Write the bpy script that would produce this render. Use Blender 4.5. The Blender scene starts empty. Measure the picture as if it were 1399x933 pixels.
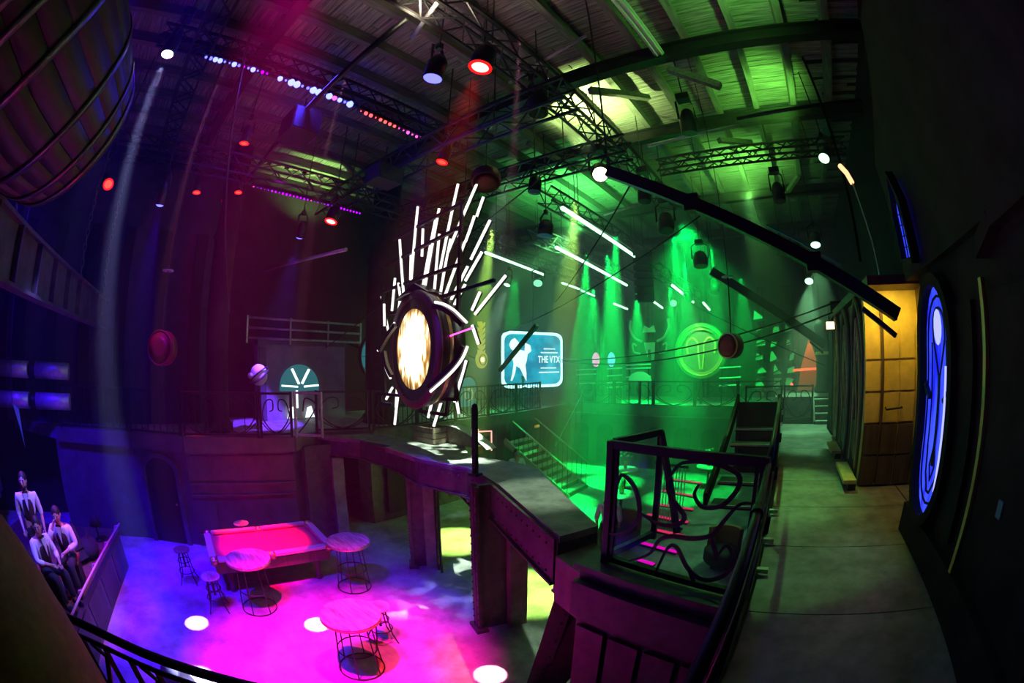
import bpy, math, random
from mathutils import Vector, Matrix, Quaternion

random.seed(7)
SC = bpy.context.scene
COL = bpy.context.collection
R = math.radians

# ------------------------------------------------------------------ camera (15 mm diagonal fisheye)
cd = bpy.data.cameras.new('camera')
cam = bpy.data.objects.new('camera', cd)
COL.objects.link(cam)
cd.type = 'PANO'
_p = cd if hasattr(cd, 'panorama_type') else cd.cycles
_p.panorama_type = 'FISHEYE_EQUISOLID'
_p.fisheye_lens = 15.0
_p.fisheye_fov = R(200)
cd.sensor_width = 36
cd.sensor_fit = 'HORIZONTAL'
cd.clip_start = 0.01
cam.location = (0, 0, 4.4)
cam.rotation_euler = (R(92.8), 0, R(37.3))
SC.camera = cam

# ------------------------------------------------------------------ world, exposure
w = bpy.data.worlds.new('world')
SC.world = w
w.use_nodes = True
w.node_tree.nodes['Background'].inputs[0].default_value = (0.02, 0.02, 0.025, 1)
w.node_tree.nodes['Background'].inputs[1].default_value = 0.05
vs = SC.view_settings
vs.view_transform = 'Standard'
vs.look = 'None'
vs.exposure = 0.0
vs.gamma = 1.0
vs.use_curve_mapping = False
cy = SC.cycles
cy.use_denoising = True
cy.max_bounces = 6
cy.diffuse_bounces = 2
cy.glossy_bounces = 2
cy.transmission_bounces = 3
cy.transparent_max_bounces = 8
cy.volume_bounces = 0
cy.sample_clamp_indirect = 4.0
cy.sample_clamp_direct = 0.0
cy.caustics_reflective = False
cy.caustics_refractive = False


def spot(name, loc, target, color, power, cone, blend=0.3, size=0.05, gobo=None):
    """a spot lamp; some sit in lanterns built further down, others have no housing"""
    l = bpy.data.lights.new(name, 'SPOT')
    l.energy = power
    l.color = color
    l.spot_size = R(cone)
    l.spot_blend = blend
    l.shadow_soft_size = size
    o = bpy.data.objects.new(name, l)
    COL.objects.link(o)
    o.location = loc
    d = Vector(target) - Vector(loc)
    o.rotation_euler = d.to_track_quat('-Z', 'Y').to_euler()
    if gobo:
        l.use_nodes = True
        nt = l.node_tree
        em = nt.nodes['Emission']
        tc = nt.nodes.new('ShaderNodeTexCoord')
        nz = nt.nodes.new('ShaderNodeTexNoise')
        nz.inputs['Scale'].default_value = gobo
        rp = nt.nodes.new('ShaderNodeValToRGB')
        rp.color_ramp.elements[0].position = 0.5
        rp.color_ramp.elements[1].position = 0.62
        nt.links.new(tc.outputs['Normal'], nz.inputs['Vector'])
        nt.links.new(nz.outputs[0], rp.inputs[0])
        nt.links.new(rp.outputs[0], em.inputs['Strength'])
    return o


def area(name, loc, target, color, power, sx, sy, spread=180):
    l = bpy.data.lights.new(name, 'AREA')
    l.energy = power
    l.color = color
    l.shape = 'RECTANGLE'
    l.size = sx
    l.size_y = sy
    o = bpy.data.objects.new(name, l)
    COL.objects.link(o)
    o.location = loc
    d = Vector(target) - Vector(loc)
    o.rotation_euler = d.to_track_quat('-Z', 'Y').to_euler()
    l.spread = R(spread)
    return o


# ------------------------------------------------------------------ unseen spots without housings: washes, beams, uplights and added fills
PINK, VIOLET, BLUE, RED = (1, 0.0, 0.36), (0.06, 0.0, 1), (0.03, 0.0, 1), (1, 0.02, 0.03)
GREEN, LIME, TEAL = (0.0, 1, 0.11), (0.5, 1, 0.14), (0.0, 1, 0.4)
spot('wash_pink', (-3.1, 0.4, 9.8), (-4.8, 2.0, 0), PINK, 27000, 30, 0.9, 0.10)
spot('wash_violet', (-3.9, -0.9, 9.8), (-6.6, 1.6, 0), VIOLET, 6500, 46, 0.9, 0.15)
spot('wash_blue_floor', (-4.2, -1.8, 9.6), (-6.8, 0.2, 0), (0.05, 0.0, 1), 8500, 38, 0.9, 0.15)
spot('wash_blue_wall', (-6.5, -3.0, 8.6), (-9.3, -2.6, 1.0), BLUE, 8000, 55, 0.8, 0.15)
spot('wash_pool', (-3.6, 0.8, 9.8), (-7.9, 2.35, 0.8), (1, 0.0, 0.10), 19000, 12, 0.5, 0.06)
spot('wash_purple_balcony', (-8.6, 3.0, 8.4), (-10.6, 2.0, 1.5), (0.75, 0, 0.9), 260, 60, 0.9, 0.2)
for k, (x, y, p) in enumerate(((-6.72, 0.3, 26000), (-5.83, 2.36, 26000), (-3.08, 3.54, 26000))):
    spot('pin_beam', (x + 0.35, y + 0.25, 9.2), (x, y, 0), (1, 0.3, 0.5), p * 2, 3.0, 0.2, 0.02)
spot('gobo_floor', (-4.2, 3.6, 9.2), (-5.3, 4.7, 0), (0.4, 0.4, 1), 3000, 13, 0.7, 0.02, 22.0)
spot('gobo_bridge', (-4.9, 6.3, 8.2), (-5.9, 5.5, 2.6), (0.75, 1, 0.75), 11000, 27, 0.6, 0.02, 12.0)
spot('fill_violet_bridge', (-5.2, 4.3, 8.0), (-5.4, 4.4, 0), (0.12, 0.02, 1), 2600, 26, 0.9, 0.1)  # violet fill added to turn the floor here blue
spot('bridge_deck_fill', (-2.6, 5.6, 8.5), (-3.0, 4.5, 2.6), (0.7, 1, 0.65), 1500, 17, 0.8, 0.06)  # soft fill added to brighten the bridge deck
# green hall
for (x, y, z, tx, ty, pw, cn) in (
        (-7.2, 8.6, 8.2, -7.0, 6.9, 26000, 13), (-4.4, 8.2, 8.2, -4.1, 6.0, 20000, 14),
        (-6.2, 12.2, 8.0, -6.4, 11.2, 21000, 15), (-4.7, 11.2, 8.2, -4.9, 10.4, 21000, 14),
        (-6.0, 13.4, 8.2, -6.1, 14.0, 23000, 18), (-7.6, 15.4, 7.6, -7.8, 15.8, 19000, 22),
        (-3.6, 15.0, 8.0, -3.6, 15.3, 17000, 18), (-9.0, 12.0, 7.6, -9.2, 11.6, 4000, 22),
        (-3.3, 12.6, 8.3, -3.4, 12.9, 17000, 15), (-4.6, 16.4, 7.6, -4.7, 16.8, 17000, 20), (-2.3, 13.6, 8.2, -2.3, 14.0, 9000, 15),
        (-1.6, 16.0, 7.6, -1.6, 16.6, 5000, 24), (-6.4, 17.2, 7.4, -6.6, 18.2, 17000, 24)):
    spot('green_beam', (x, y, z), (tx, ty, 0), GREEN if y > 9 else LIME, pw, cn, 0.5, 0.05)
spot('far_wash', (-3.0, 13.0, 8.8), (-4.5, 20.5, 3.0), GREEN, 7000, 80, 0.9, 0.2)
spot('left_hall_wash', (-6.0, 11.0, 8.4), (-11.0, 11.0, 3.6), (0.2, 1, 0.25), 2500, 75, 0.9, 0.2)
# light thrown up on the boards
spot('up_lime', (-3.9, 7.4, 9.0), (-3.6, 7.7, 10.4), (0.62, 1, 0.28), 2000, 110, 0.9, 0.05)
spot('up_green_edge', (0.7, 4.6, 9.2), (0.2, 5.4, 10.4), (0.22, 1, 0.14), 170, 140, 0.9, 0.1)
spot('up_green_near', (0.9, 8.2, 9.2), (0.2, 8.6, 10.4), (0.22, 1, 0.10), 300, 140, 0.9, 0.1)
spot('up_green_far', (-0.6, 12.2, 9.0), (-0.8, 12.6, 10.4), (0.22, 1, 0.12), 650, 150, 0.9, 0.1)
spot('up_green_centre', (-6.4, 11.8, 8.6), (-6.4, 12.0, 10.4), (0.1, 1, 0.16), 1500, 150, 0.9, 0.1)
spot('up_lime_left', (-11.7, 5.2, 8.6), (-12.2, 5.4, 10.4), (0.45, 1, 0.2), 700, 120, 0.9, 0.1)
spot('up_left_blue', (-6.4, 3.2, 9.0), (-7.2, 3.2, 10.4), (0.1, 0.05, 1), 40, 140, 0.9, 0.1)
spot('up_near_warm', (-3.2, 2.2, 8.6), (-3.0, 2.6, 10.4), (0.9, 0.75, 0.5), 200, 150, 0.9, 0.1)
# gallery on the right
spot('gallery_green', (-0.6, 9.5, 8.4), (0.18, 5.9, 2.65), (0.22, 1, 0.20), 1400, 22, 0.9, 0.08)
spot('gallery_green_near', (-1.2, 6.4, 8.6), (0.1, 3.9, 2.65), (0.22, 1, 0.20), 420, 26, 0.9, 0.08)

# ------------------------------------------------------------------ mesh helpers
class MB:
    def __init__(s):
        s.v, s.f = [], []

    def add(s, vs_, fs):
        o = len(s.v)
        s.v += [tuple(p) for p in vs_]
        s.f += [tuple(i + o for i in q) for q in fs]
        return s

    def box(s, c, d, rz=0.0, m=None):
        x, y, z = d[0] / 2, d[1] / 2, d[2] / 2
        P = [Vector(p) for p in ((-x, -y, -z), (x, -y, -z), (x, y, -z), (-x, y, -z), (-x, -y, z), (x, -y, z), (x, y, z), (-x, y, z))]
        if m is None:
            m = Matrix.Rotation(rz, 3, 'Z')
        P = [m @ p + Vector(c) for p in P]
        return s.add(P, [(0, 3, 2, 1), (4, 5, 6, 7), (0, 1, 5, 4), (1, 2, 6, 5), (2, 3, 7, 6), (3, 0, 4, 7)])

    def bar(s, a, b, w_, h, up=(0, 0, 1)):
        """a square bar from a to b, w_ across, h along 'up'"""
        a, b = Vector(a), Vector(b)
        d = (b - a).normalized()
        u = Vector(up)
        if abs(d.dot(u)) > 0.98:
            u = Vector((0, 1, 0))
        r_ = d.cross(u).normalized()
        u = r_.cross(d).normalized()
        P = []
        for q in (a, b):
            for i, j in ((-1, -1), (1, -1), (1, 1), (-1, 1)):
                P.append(q + r_ * (i * w_ / 2) + u * (j * h / 2))
        return s.add(P, [(0, 3, 2, 1), (4, 5, 6, 7), (0, 1, 5, 4), (1, 2, 6, 5), (2, 3, 7, 6), (3, 0, 4, 7)])

    def tube(s, pts, r, n=8, closed=False):
        pts = [Vector(p) for p in pts]
        k = len(pts)
        rs = r if isinstance(r, (list, tuple)) else [r] * k
        P, Fc = [], []
        ref = None
        for i, p in enumerate(pts):
            a = pts[(i - 1) % k] if (closed or i > 0) else p
            b = pts[(i + 1) % k] if (closed or i < k - 1) else p
            t = (b - a).normalized()
            if ref is None:
                ref = t.orthogonal().normalized()
            ref = (ref - t * ref.dot(t))
            ref = ref.normalized() if ref.length > 1e-6 else t.orthogonal().normalized()
            bi = t.cross(ref)
            for j in range(n):
                an = 2 * math.pi * j / n
                P.append(p + ref * (math.cos(an) * rs[i]) + bi * (math.sin(an) * rs[i]))
        for i in range(k if closed else k - 1):
            for j in range(n):
                a0, a1 = i * n + j, i * n + (j + 1) % n
                b0, b1 = ((i + 1) % k) * n + j, ((i + 1) % k) * n + (j + 1) % n
                Fc.append((a0, a1, b1, b0))
        if not closed:
            Fc.append(tuple(reversed(range(n))))
            Fc.append(tuple(range((k - 1) * n, k * n)))
        return s.add(P, Fc)

    def lathe(s, prof, n=24, loc=(0, 0, 0), axis=(0, 0, 1), cap=True):
        """profile of (radius, height) turned round axis"""
        q = Vector((0, 0, 1)).rotation_difference(Vector(axis).normalized())
        P, Fc = [], []
        for r_, h in prof:
            for j in range(n):
                an = 2 * math.pi * j / n
                P.append(q @ Vector((r_ * math.cos(an), r_ * math.sin(an), h)) + Vector(loc))
        for i in range(len(prof) - 1):
            for j in range(n):
                Fc.append((i * n + j, i * n + (j + 1) % n, (i + 1) * n + (j + 1) % n, (i + 1) * n + j))
        if cap:
            if prof[0][0] > 1e-4:
                Fc.append(tuple(reversed(range(n))))
            if prof[-1][0] > 1e-4:
                Fc.append(tuple(range((len(prof) - 1) * n, len(prof) * n)))
        return s.add(P, Fc)

    def prism(s, poly, o, ux, uy, t):
        """polygon in the plane o + a*ux + b*uy pushed by thickness vector t"""
        o, ux, uy, t = Vector(o), Vector(ux), Vector(uy), Vector(t)
        n = len(poly)
        P = [o + ux * a + uy * b for a, b in poly]
        P += [p + t for p in P]
        Fc = [tuple(reversed(range(n))), tuple(range(n, 2 * n))]
        Fc += [(i, (i + 1) % n, n + (i + 1) % n, n + i) for i in range(n)]
        return s.add(P, Fc)

    def slab(s, poly, z0, z1):
        return s.prism(poly, (0, 0, z0), (1, 0, 0), (0, 1, 0), (0, 0, z1 - z0))

    def ribbon(s, pts, w_, t, normal):
        """a flat bent bar: path pts, width w_ in the plane, thickness t along normal"""
        nv = Vector(normal).normalized()
        pts = [Vector(p) for p in pts]
        P, Fc = [], []
        k = len(pts)
        for i, p in enumerate(pts):
            a, b = pts[max(i - 1, 0)], pts[min(i + 1, k - 1)]
            d = (b - a).normalized()
            sd = d.cross(nv).normalized()
            ww = w_[i] if isinstance(w_, (list, tuple)) else w_
            for i2, j2 in ((-1, -1), (1, -1), (1, 1), (-1, 1)):
                P.append(p + sd * (i2 * ww / 2) + nv * (j2 * t / 2))
        for i in range(k - 1):
            for j in range(4):
                Fc.append((i * 4 + j, i * 4 + (j + 1) % 4, (i + 1) * 4 + (j + 1) % 4, (i + 1) * 4 + j))
        Fc += [(3, 2, 1, 0), ((k - 1) * 4, (k - 1) * 4 + 1, (k - 1) * 4 + 2, (k - 1) * 4 + 3)]
        return s.add(P, Fc)

    def ball(s, c, rx, ry=None, rz=None, n=12, m=8):
        ry = ry or rx
        rz = rz or rx
        P = [Vector(c) + Vector((0, 0, -rz))]
        for i in range(1, m):
            ph = -math.pi / 2 + math.pi * i / m
            for j in range(n):
                an = 2 * math.pi * j / n
                P.append(Vector(c) + Vector((rx * math.cos(ph) * math.cos(an), ry * math.cos(ph) * math.sin(an), rz * math.sin(ph))))
        P.append(Vector(c) + Vector((0, 0, rz)))
        Fc = [(0, 1 + (j + 1) % n, 1 + j) for j in range(n)]
        for i in range(m - 2):
            for j in range(n):
                a = 1 + i * n
                Fc.append((a + j, a + (j + 1) % n, a + n + (j + 1) % n, a + n + j))
        e = len(P) - 1
        a = 1 + (m - 2) * n
        Fc += [(a + j, a + (j + 1) % n, e) for j in range(n)]
        return s.add(P, Fc)

    def build(s, name, mat, parent=None, smooth=False, world=True):
        me = bpy.data.meshes.new(name)
        off = Vector((0, 0, 0))
        q = parent
        while q is not None and world:
            off += q.location
            q = q.parent
        me.from_pydata([tuple(Vector(p) - off) for p in s.v], [], s.f)
        me.update()
        me.materials.append(mat)
        if smooth:
            for p in me.polygons:
                p.use_smooth = len(p.vertices) < 7
        o = bpy.data.objects.new(name, me)
        COL.objects.link(o)
        if parent is not None:
            o.parent = parent
        return o


def tag(o, label=None, cat=None, group=None, kind=None):
    if label:
        o['label'] = label
    if cat:
        o['category'] = cat
    if group:
        o['group'] = group
    if kind:
        o['kind'] = kind
    return o


def thing(name, loc, label, cat, group=None):
    o = bpy.data.objects.new(name, None)
    o.empty_display_size = 0.1
    COL.objects.link(o)
    o.location = loc
    return tag(o, label, cat, group)


def setting(name, mb, mat):
    return tag(mb.build(name, mat), kind='structure')


def copy_tree(o, parent=None):
    c = o.copy()
    COL.objects.link(c)
    if parent is not None:
        c.parent = parent
    for ch in list(o.children):
        copy_tree(ch, c)
    return c


def share(src, name, loc, parent, rot=(0, 0, 0), scale=(1, 1, 1)):
    """another object on the same mesh"""
    o = bpy.data.objects.new(name, src)
    COL.objects.link(o)
    o.location = loc
    o.rotation_euler = rot
    o.scale = scale
    o.parent = parent
    return o


def shift(t):
    return lambda x, y, z: (x + t[0], y + t[1], z + t[2])


# ------------------------------------------------------------------ materials
def mat(name, col, rough=0.6, metal=0.0, var=0.0, scale=4.0, bump=0.0, col2=None, stretch=None, spec=0.5):
    m = bpy.data.materials.new(name)
    m.use_nodes = True
    nt = m.node_tree
    b = nt.nodes['Principled BSDF']
    b.inputs['Base Color'].default_value = (*col, 1)
    b.inputs['Roughness'].default_value = rough
    b.inputs['Metallic'].default_value = metal
    b.inputs['Specular IOR Level'].default_value = spec
    if var or bump or col2:
        tc = nt.nodes.new('ShaderNodeTexCoord')
        mp = nt.nodes.new('ShaderNodeMapping')
        if stretch:
            mp.inputs['Scale'].default_value = stretch
        nz = nt.nodes.new('ShaderNodeTexNoise')
        nz.inputs['Scale'].default_value = scale
        nz.inputs['Detail'].default_value = 6
        nz.inputs['Roughness'].default_value = 0.65
        nt.links.new(tc.outputs['Object'], mp.inputs[0])
        nt.links.new(mp.outputs[0], nz.inputs['Vector'])
        if var or col2:
            rp = nt.nodes.new('ShaderNodeValToRGB')
            c2 = col2 or tuple(min(1, c * (1 + var)) for c in col)
            c1 = col if col2 else tuple(c * max(0, 1 - var) for c in col)
            rp.color_ramp.elements[0].position = 0.35
            rp.color_ramp.elements[0].color = (*c1, 1)
            rp.color_ramp.elements[1].position = 0.68
            rp.color_ramp.elements[1].color = (*c2, 1)
            nt.links.new(nz.outputs[0], rp.inputs[0])
            nt.links.new(rp.outputs[0], b.inputs['Base Color'])
        if bump:
            bp = nt.nodes.new('ShaderNodeBump')
            bp.inputs['Strength'].default_value = bump
            bp.inputs['Distance'].default_value = 0.02
            nt.links.new(nz.outputs[0], bp.inputs['Height'])
            nt.links.new(bp.outputs[0], b.inputs['Normal'])
    return m


def emit(name, col, strength):
    m = bpy.data.materials.new(name)
    m.use_nodes = True
    nt = m.node_tree
    nt.nodes.remove(nt.nodes['Principled BSDF'])
    e = nt.nodes.new('ShaderNodeEmission')
    e.inputs[0].default_value = (*col, 1)
    e.inputs[1].default_value = strength
    nt.links.new(e.outputs[0], nt.nodes['Material Output'].inputs[0])
    return m


def emit_noise(name, c1, c2, strength, scale, stretch=None):
    m = emit(name, c1, strength)
    nt = m.node_tree
    e = [n for n in nt.nodes if n.type == 'EMISSION'][0]
    tc = nt.nodes.new('ShaderNodeTexCoord')
    mp = nt.nodes.new('ShaderNodeMapping')
    if stretch:
        mp.inputs['Scale'].default_value = stretch
    nz = nt.nodes.new('ShaderNodeTexNoise')
    nz.inputs['Scale'].default_value = scale
    nz.inputs['Detail'].default_value = 4
    rp = nt.nodes.new('ShaderNodeValToRGB')
    rp.color_ramp.elements[0].position = 0.38
    rp.color_ramp.elements[0].color = (*c1, 1)
    rp.color_ramp.elements[1].position = 0.62
    rp.color_ramp.elements[1].color = (*c2, 1)
    nt.links.new(tc.outputs['Object'], mp.inputs[0])
    nt.links.new(mp.outputs[0], nz.inputs['Vector'])
    nt.links.new(nz.outputs[0], rp.inputs[0])
    nt.links.new(rp.outputs[0], e.inputs[0])
    return m


def glass_mat(name, tint, gloss=0.1):
    m = bpy.data.materials.new(name)
    m.use_nodes = True
    nt = m.node_tree
    nt.nodes.remove(nt.nodes['Principled BSDF'])
    t = nt.nodes.new('ShaderNodeBsdfTransparent')
    t.inputs[0].default_value = (*tint, 1)
    g = nt.nodes.new('ShaderNodeBsdfGlossy')
    g.inputs['Roughness'].default_value = 0.08
    mx = nt.nodes.new('ShaderNodeMixShader')
    mx.inputs[0].default_value = gloss
    nt.links.new(t.outputs[0], mx.inputs[1])
    nt.links.new(g.outputs[0], mx.inputs[2])
    nt.links.new(mx.outputs[0], nt.nodes['Material Output'].inputs[0])
    return m


M = dict(
    concrete=mat('polished_concrete', (0.30, 0.30, 0.30), 0.55, 0, 0.45, 1.6, 0.08),
    deck=mat('deck_concrete', (0.20, 0.20, 0.19), 0.6, 0, 0.4, 3.0, 0.12),
    board=mat('weathered_board', (0.20, 0.19, 0.17), 0.85, 0, 0.75, 2.2, 0.3, stretch=(0.5, 9, 3)),
    joist=mat('old_timber', (0.13, 0.125, 0.11), 0.8, 0, 0.4, 3.0, 0.2, stretch=(6, 0.6, 6)),
    steel=mat('black_steel', (0.014, 0.014, 0.015), 0.45, 0.4, 0.3, 8.0),
    truss=mat('black_truss_paint', (0.015, 0.015, 0.016), 0.5, 0.3),
    darkwall=mat('dark_plaster', (0.020, 0.020, 0.022), 0.85, 0, 0.4, 1.2, spec=0.1),
    panelwall=mat('panelled_timber', (0.085, 0.07, 0.08), 0.6, 0, 0.3, 2.0, 0.1),
    ironpaint=mat('riveted_iron', (0.075, 0.07, 0.075), 0.55, 0.25, 0.4, 5.0, 0.15),
    facade=mat('facade_plaster', (0.022, 0.023, 0.018), 0.7, 0, 0.4, 2.5, 0.15, spec=0.08),
    wood=mat('dark_wood', (0.10, 0.065, 0.035), 0.5, 0, 0.4, 2.5, 0.1, stretch=(6, 6, 0.6)),
    niche=mat('ochre_panel', (0.70, 0.50, 0.12), 0.45, 0, 0.25, 2.0, 0.1),
    tabletop=mat('worn_tabletop', (0.30, 0.10, 0.10), 0.4, 0, 0.0, 2.2, 0.05, (0.80, 0.55, 0.5), (1.2, 7, 1)),
    felt=mat('pool_felt', (0.70, 0.04, 0.13), 0.9, 0, 0.06, 60),
    rail=mat('polished_rail', (0.75, 0.45, 0.40), 0.2),
    brass=mat('brass', (0.75, 0.55, 0.22), 0.3, 0.9, 0.2, 6),
    red_tint=mat('red_light_tint', (0.10, 0.006, 0.006), 0.5, spec=0.2),  # red light put into the colour, so the violet wash hardly shows
    barrelwood=mat('barrel_staves', (0.045, 0.026, 0.016), 0.6, 0, 0.4, 1.4, 0.12, stretch=(1, 1, 8)),
    hoop=mat('barrel_hoop', (0.12, 0.115, 0.10), 0.38, 0.7, 0.3, 20, 0.15),
    leather=mat('brown_leather', (0.22, 0.09, 0.03), 0.8, 0, 0.2, 30, 0.1),
    gold=mat('gold_trim', (0.60, 0.50, 0.12), 0.4, 0.4),
    bench=mat('pale_step_board', (0.55, 0.42, 0.16), 0.55, 0, 0.25, 5, 0.1),
    white=mat('white_paint', (0.75, 0.75, 0.72), 0.5),
    crate=mat('crate_wood', (0.22, 0.18, 0.12), 0.7, 0, 0.4, 5, 0.1),
    paleiron=mat('pale_galvanised_tube', (0.5, 0.52, 0.48), 0.4, 0.5, 0.2, 8),
    blackfabric=mat('black_fabric', (0.012, 0.012, 0.013), 0.9),
    skin=mat('skin', (0.55, 0.33, 0.25), 0.55), shirt=mat('white_shirt', (0.78, 0.78, 0.8), 0.8, 0, 0.06, 30),
    vest=mat('dark_waistcoat', (0.035, 0.02, 0.025), 0.8), hair=mat('dark_hair', (0.02, 0.013, 0.01), 0.6),
    trousers=mat('black_trousers', (0.02, 0.02, 0.024), 0.85), lip=mat('lips', (0.35, 0.12, 0.10), 0.5), eye=mat('eye_white', (0.7, 0.7, 0.7), 0.3),
    glass=glass_mat('clear_glass', (0.86, 0.90, 0.87), 0.05),
    haze=None,
    e_white=emit('white_tube', (1, 0.98, 0.9), 1.5), e_green=emit('green_tube', (0.42, 1, 0.55), 4.0),
    e_greenlens=emit('green_lens', (0.5, 1, 0.6), 2.5), e_red=emit('red_lens', (1, 0.035, 0.02), 4.0),
    e_redhot=emit('hot_red_lens', (1, 0.22, 0.2), 5.0), e_blue=emit('blue_lens', (0.10, 0.10, 1), 4.0),
    e_redhalo=emit('red_halo', (1, 0.01, 0.01), 1.5),
    e_cool=emit('cool_white_lens', (0.85, 0.9, 1), 10.0), e_yellow=emit('warm_lens', (1, 1, 0.5), 10.0),
    e_violet=emit('violet_led', (0.35, 0.0, 1), 4.0), e_pink=emit('pink_neon', (1, 0.4, 0.32), 2.0),
    e_bluewhite=emit('blue_white_led', (0.10, 0.12, 1), 7.0), e_redled=emit('red_led', (1, 0.05, 0.05), 5.0),
    e_magled=emit('magenta_led', (1, 0.05, 0.5), 5.0),
    e_winblue=emit_noise('blue_lit_pane', (0.01, 0.015, 0.75), (0.05, 0.09, 1.0), 1.3, 2.5, (3, 3, 0.6)),
    e_neonblue=emit('pale_blue_neon', (0.35, 0.38, 1), 1.6),
    e_amber=emit('amber_lamp', (1, 0.75, 0.35), 3.0), e_fan=emit('fanlight_bar', (0.75, 0.95, 0.95), 1.6),
    e_teal=emit('teal_panel', (0.02, 0.20, 0.22), 0.7), e_wheat=emit('yellow_lit_glass', (0.55, 0.55, 0.06), 0.65),
)

# ================================================================== THE SETTING
# pit floor z=0, galleries z=2.65, boards of the roof z=10.4; y runs along the hall, x across it
setting('floor', MB().box((-5.2, 6.5, -0.1), (17.6, 30, 0.2)), M['concrete'])

ceil = setting('ceiling', MB().box((-5.2, 6.5, 10.62), (17.6, 30, 0.2)), M['darkwall'])
rows = 150
bm_ = MB().box((0, 0, 0), (8.1, 0.158, 0.03))
me_board = []
for k in range(4):
    o = MB().box((0, 0, 0), (8.1, 0.152 + 0.004 * k, 0.03)).build('ceiling_board', M['board'])
    me_board.append(o.data)
    bpy.data.objects.remove(o)
for k in range(rows):
    y = -3.8 + 0.166 * k
    sp = (-5.0, -3.6, -6.1, -4.4)[k % 4] + random.uniform(-.4, .4)
    for cx in (sp - 4.06, sp + 4.06):
        share(random.choice(me_board), 'ceiling_board', (cx, y, 10.44 + random.uniform(-.012, .012)), ceil)
jm = MB().box((0, 0, 0), (0.15, 25, 0.24)).build('joist', M['joist'])
jd = jm.data
bpy.data.objects.remove(jm)
for k in range(-14, 3):
    share(jd, 'joist', (0.21 + 0.97 * k, 8.4, 10.29), ceil)
for y, zt in ((1.2, 9.9), (6.28, 9.85), (9.25, 9.85), (14.4, 9.85), (18.6, 9.85)):
    b = MB()
    b.box((-5.2, y, zt + 0.30), (16.4, 0.22, 0.03)).box((-5.2, y, zt), (16.4, 0.22, 0.03)).box((-5.2, y, zt + 0.15), (16.4, 0.04, 0.28))
    b.build('crossbeam', M['steel'], ceil)
for (x, y, x2, y2, z2) in ((-3.0, 6.5, -2.2, 7.9, 10.2), (-3.9, 6.5, -4.3, 5.2, 10.2), (-1.0, 9.7, -0.2, 10.9, 10.2), (-1.3, 6.5, -0.4, 6.5, 9.1),
                         (0.4, 14.6, 1.2, 13.5, 10.2), (-10.6, 6.5, -10.2, 5.2, 10.2), (-5.2, 9.7, -5.8, 8.3, 10.2), (-2.2, 14.6, -2.9, 15.8, 10.2)):
    MB().bar((x, y, 9.75), (x2, y2, z2), 0.13, 0.13).build('knee_brace', M['joist'], ceil)

wl = setting('wall_left', MB().box((-13.1, 6.5, 5.2), (0.2, 30, 10.8)), M['darkwall'])
setting('wall_far', MB().box((-5.2, 21.1, 5.2), (17.6, 0.2, 10.8)), M['facade'])
setting('wall_near', MB().box((-5.2, -7.6, 5.2), (17.6, 0.2, 10.8)), M['darkwall'])
setting('wall_right', MB().box((3.1, 6.5, 5.2), (0.2, 30, 10.8)), M['darkwall'])

# ---- gallery the photographer stands on
wk = setting('gallery_floor', MB().slab([(-0.06, -2.5), (2.9, -2.5), (2.9, 12.0), (-0.06, 12.0)], 2.35, 2.6), M['deck'])
ys = [-2.5, -1.3, -0.1, 0.6, 1.62, 2.72, 3.94, 5.12, 6.3, 7.5, 8.7, 9.9, 11.0, 12.0]
for a, b in zip(ys, ys[1:]):
    MB().box((0.93, (a + b) / 2, 2.625), (1.92, b - a - 0.012, 0.05)).build('floor_slab', M['deck'], wk)
    MB().box((2.4, (a + b) / 2, 2.625), (0.98, b - a - 0.012, 0.05)).build('floor_slab', M['deck'], wk)
MB().bar((-0.08, -2.5, 2.55), (-0.08, 12, 2.55), 0.05, 0.34).build('edge_channel', M['steel'], wk)
# curved lip of the gallery in front of the photographer
MB().slab([(-.06, 1.2), (-.6, .85), (-1.0, .6), (-1.35, .25), (-1.62, -.15), (-1.95, -.6), (-2.1, -1), (-2.2, -2.5), (-.06, -2.5)], 2.0, 2.25).build('curved_lip', M['deck'], wk)

# ---- wall under the guard panel, facing the pit
wp = setting('wall_pit', MB().slab([(-1.55, 3.0), (-0.1, 2.7), (-0.1, 2.95), (-1.5, 3.25)], 0, 2.62), M['ironpaint'])
for k in range(4):
    t0, t1 = k / 4 + 0.02, (k + 1) / 4 - 0.02
    A, B_ = Vector((-1.55, 2.99, 0)), Vector((-0.1, 2.69, 0))
    a, b = A.lerp(B_, t0), A.lerp(B_, t1)
    MB().bar(a + Vector((0, -.015, 1.05)), b + Vector((0, -.015, 1.05)), 0.03, 1.9).build('panel', M['ironpaint'], wp)
MB().bar((-1.58, 2.97, 2.32), (-0.08, 2.66, 2.32), 0.08, 0.36).build('cornice', M['ironpaint'], wp)
MB().slab([(-1.6, 2.97), (-0.06, 2.65), (-0.06, 3.0), (-1.5, 3.3)], 2.62, 2.67).build('coping', M['ironpaint'], wp)

# ---- wall under the left balcony, with its arched doorway
lw_pts = [(-11.6, -2.6), (-10.85, -0.15), (-10.05, 1.25), (-9.3, 3.85), (-9.55, 4.3)]
lo = MB()
for a, b in zip(lw_pts, lw_pts[1:]):
    a3, b3 = Vector((*a, 0)), Vector((*b, 0))
    n = Vector((a3.y - b3.y, b3.x - a3.x, 0)).normalized()
    if n.x > 0:
        n = -n
    lo.slab([a, b, (b[0] + n.x * .25, b[1] + n.y * .25), (a[0] + n.x * .25, a[1] + n.y * .25)], 0, 2.55)
lwall = setting('wall_balcony', lo, M['panelwall'])
A, B_ = Vector((-10.05, 1.25, 0)), Vector((-9.3, 3.85, 0))
for zz, hh in ((2.30, .10), (1.55, .06), (1.28, .05), (0.16, .30)):
    MB().bar(A + Vector((.03, 0, zz)), B_ + Vector((.03, 0, zz)), 0.07, hh).build('moulding', M['panelwall'], lwall)
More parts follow.
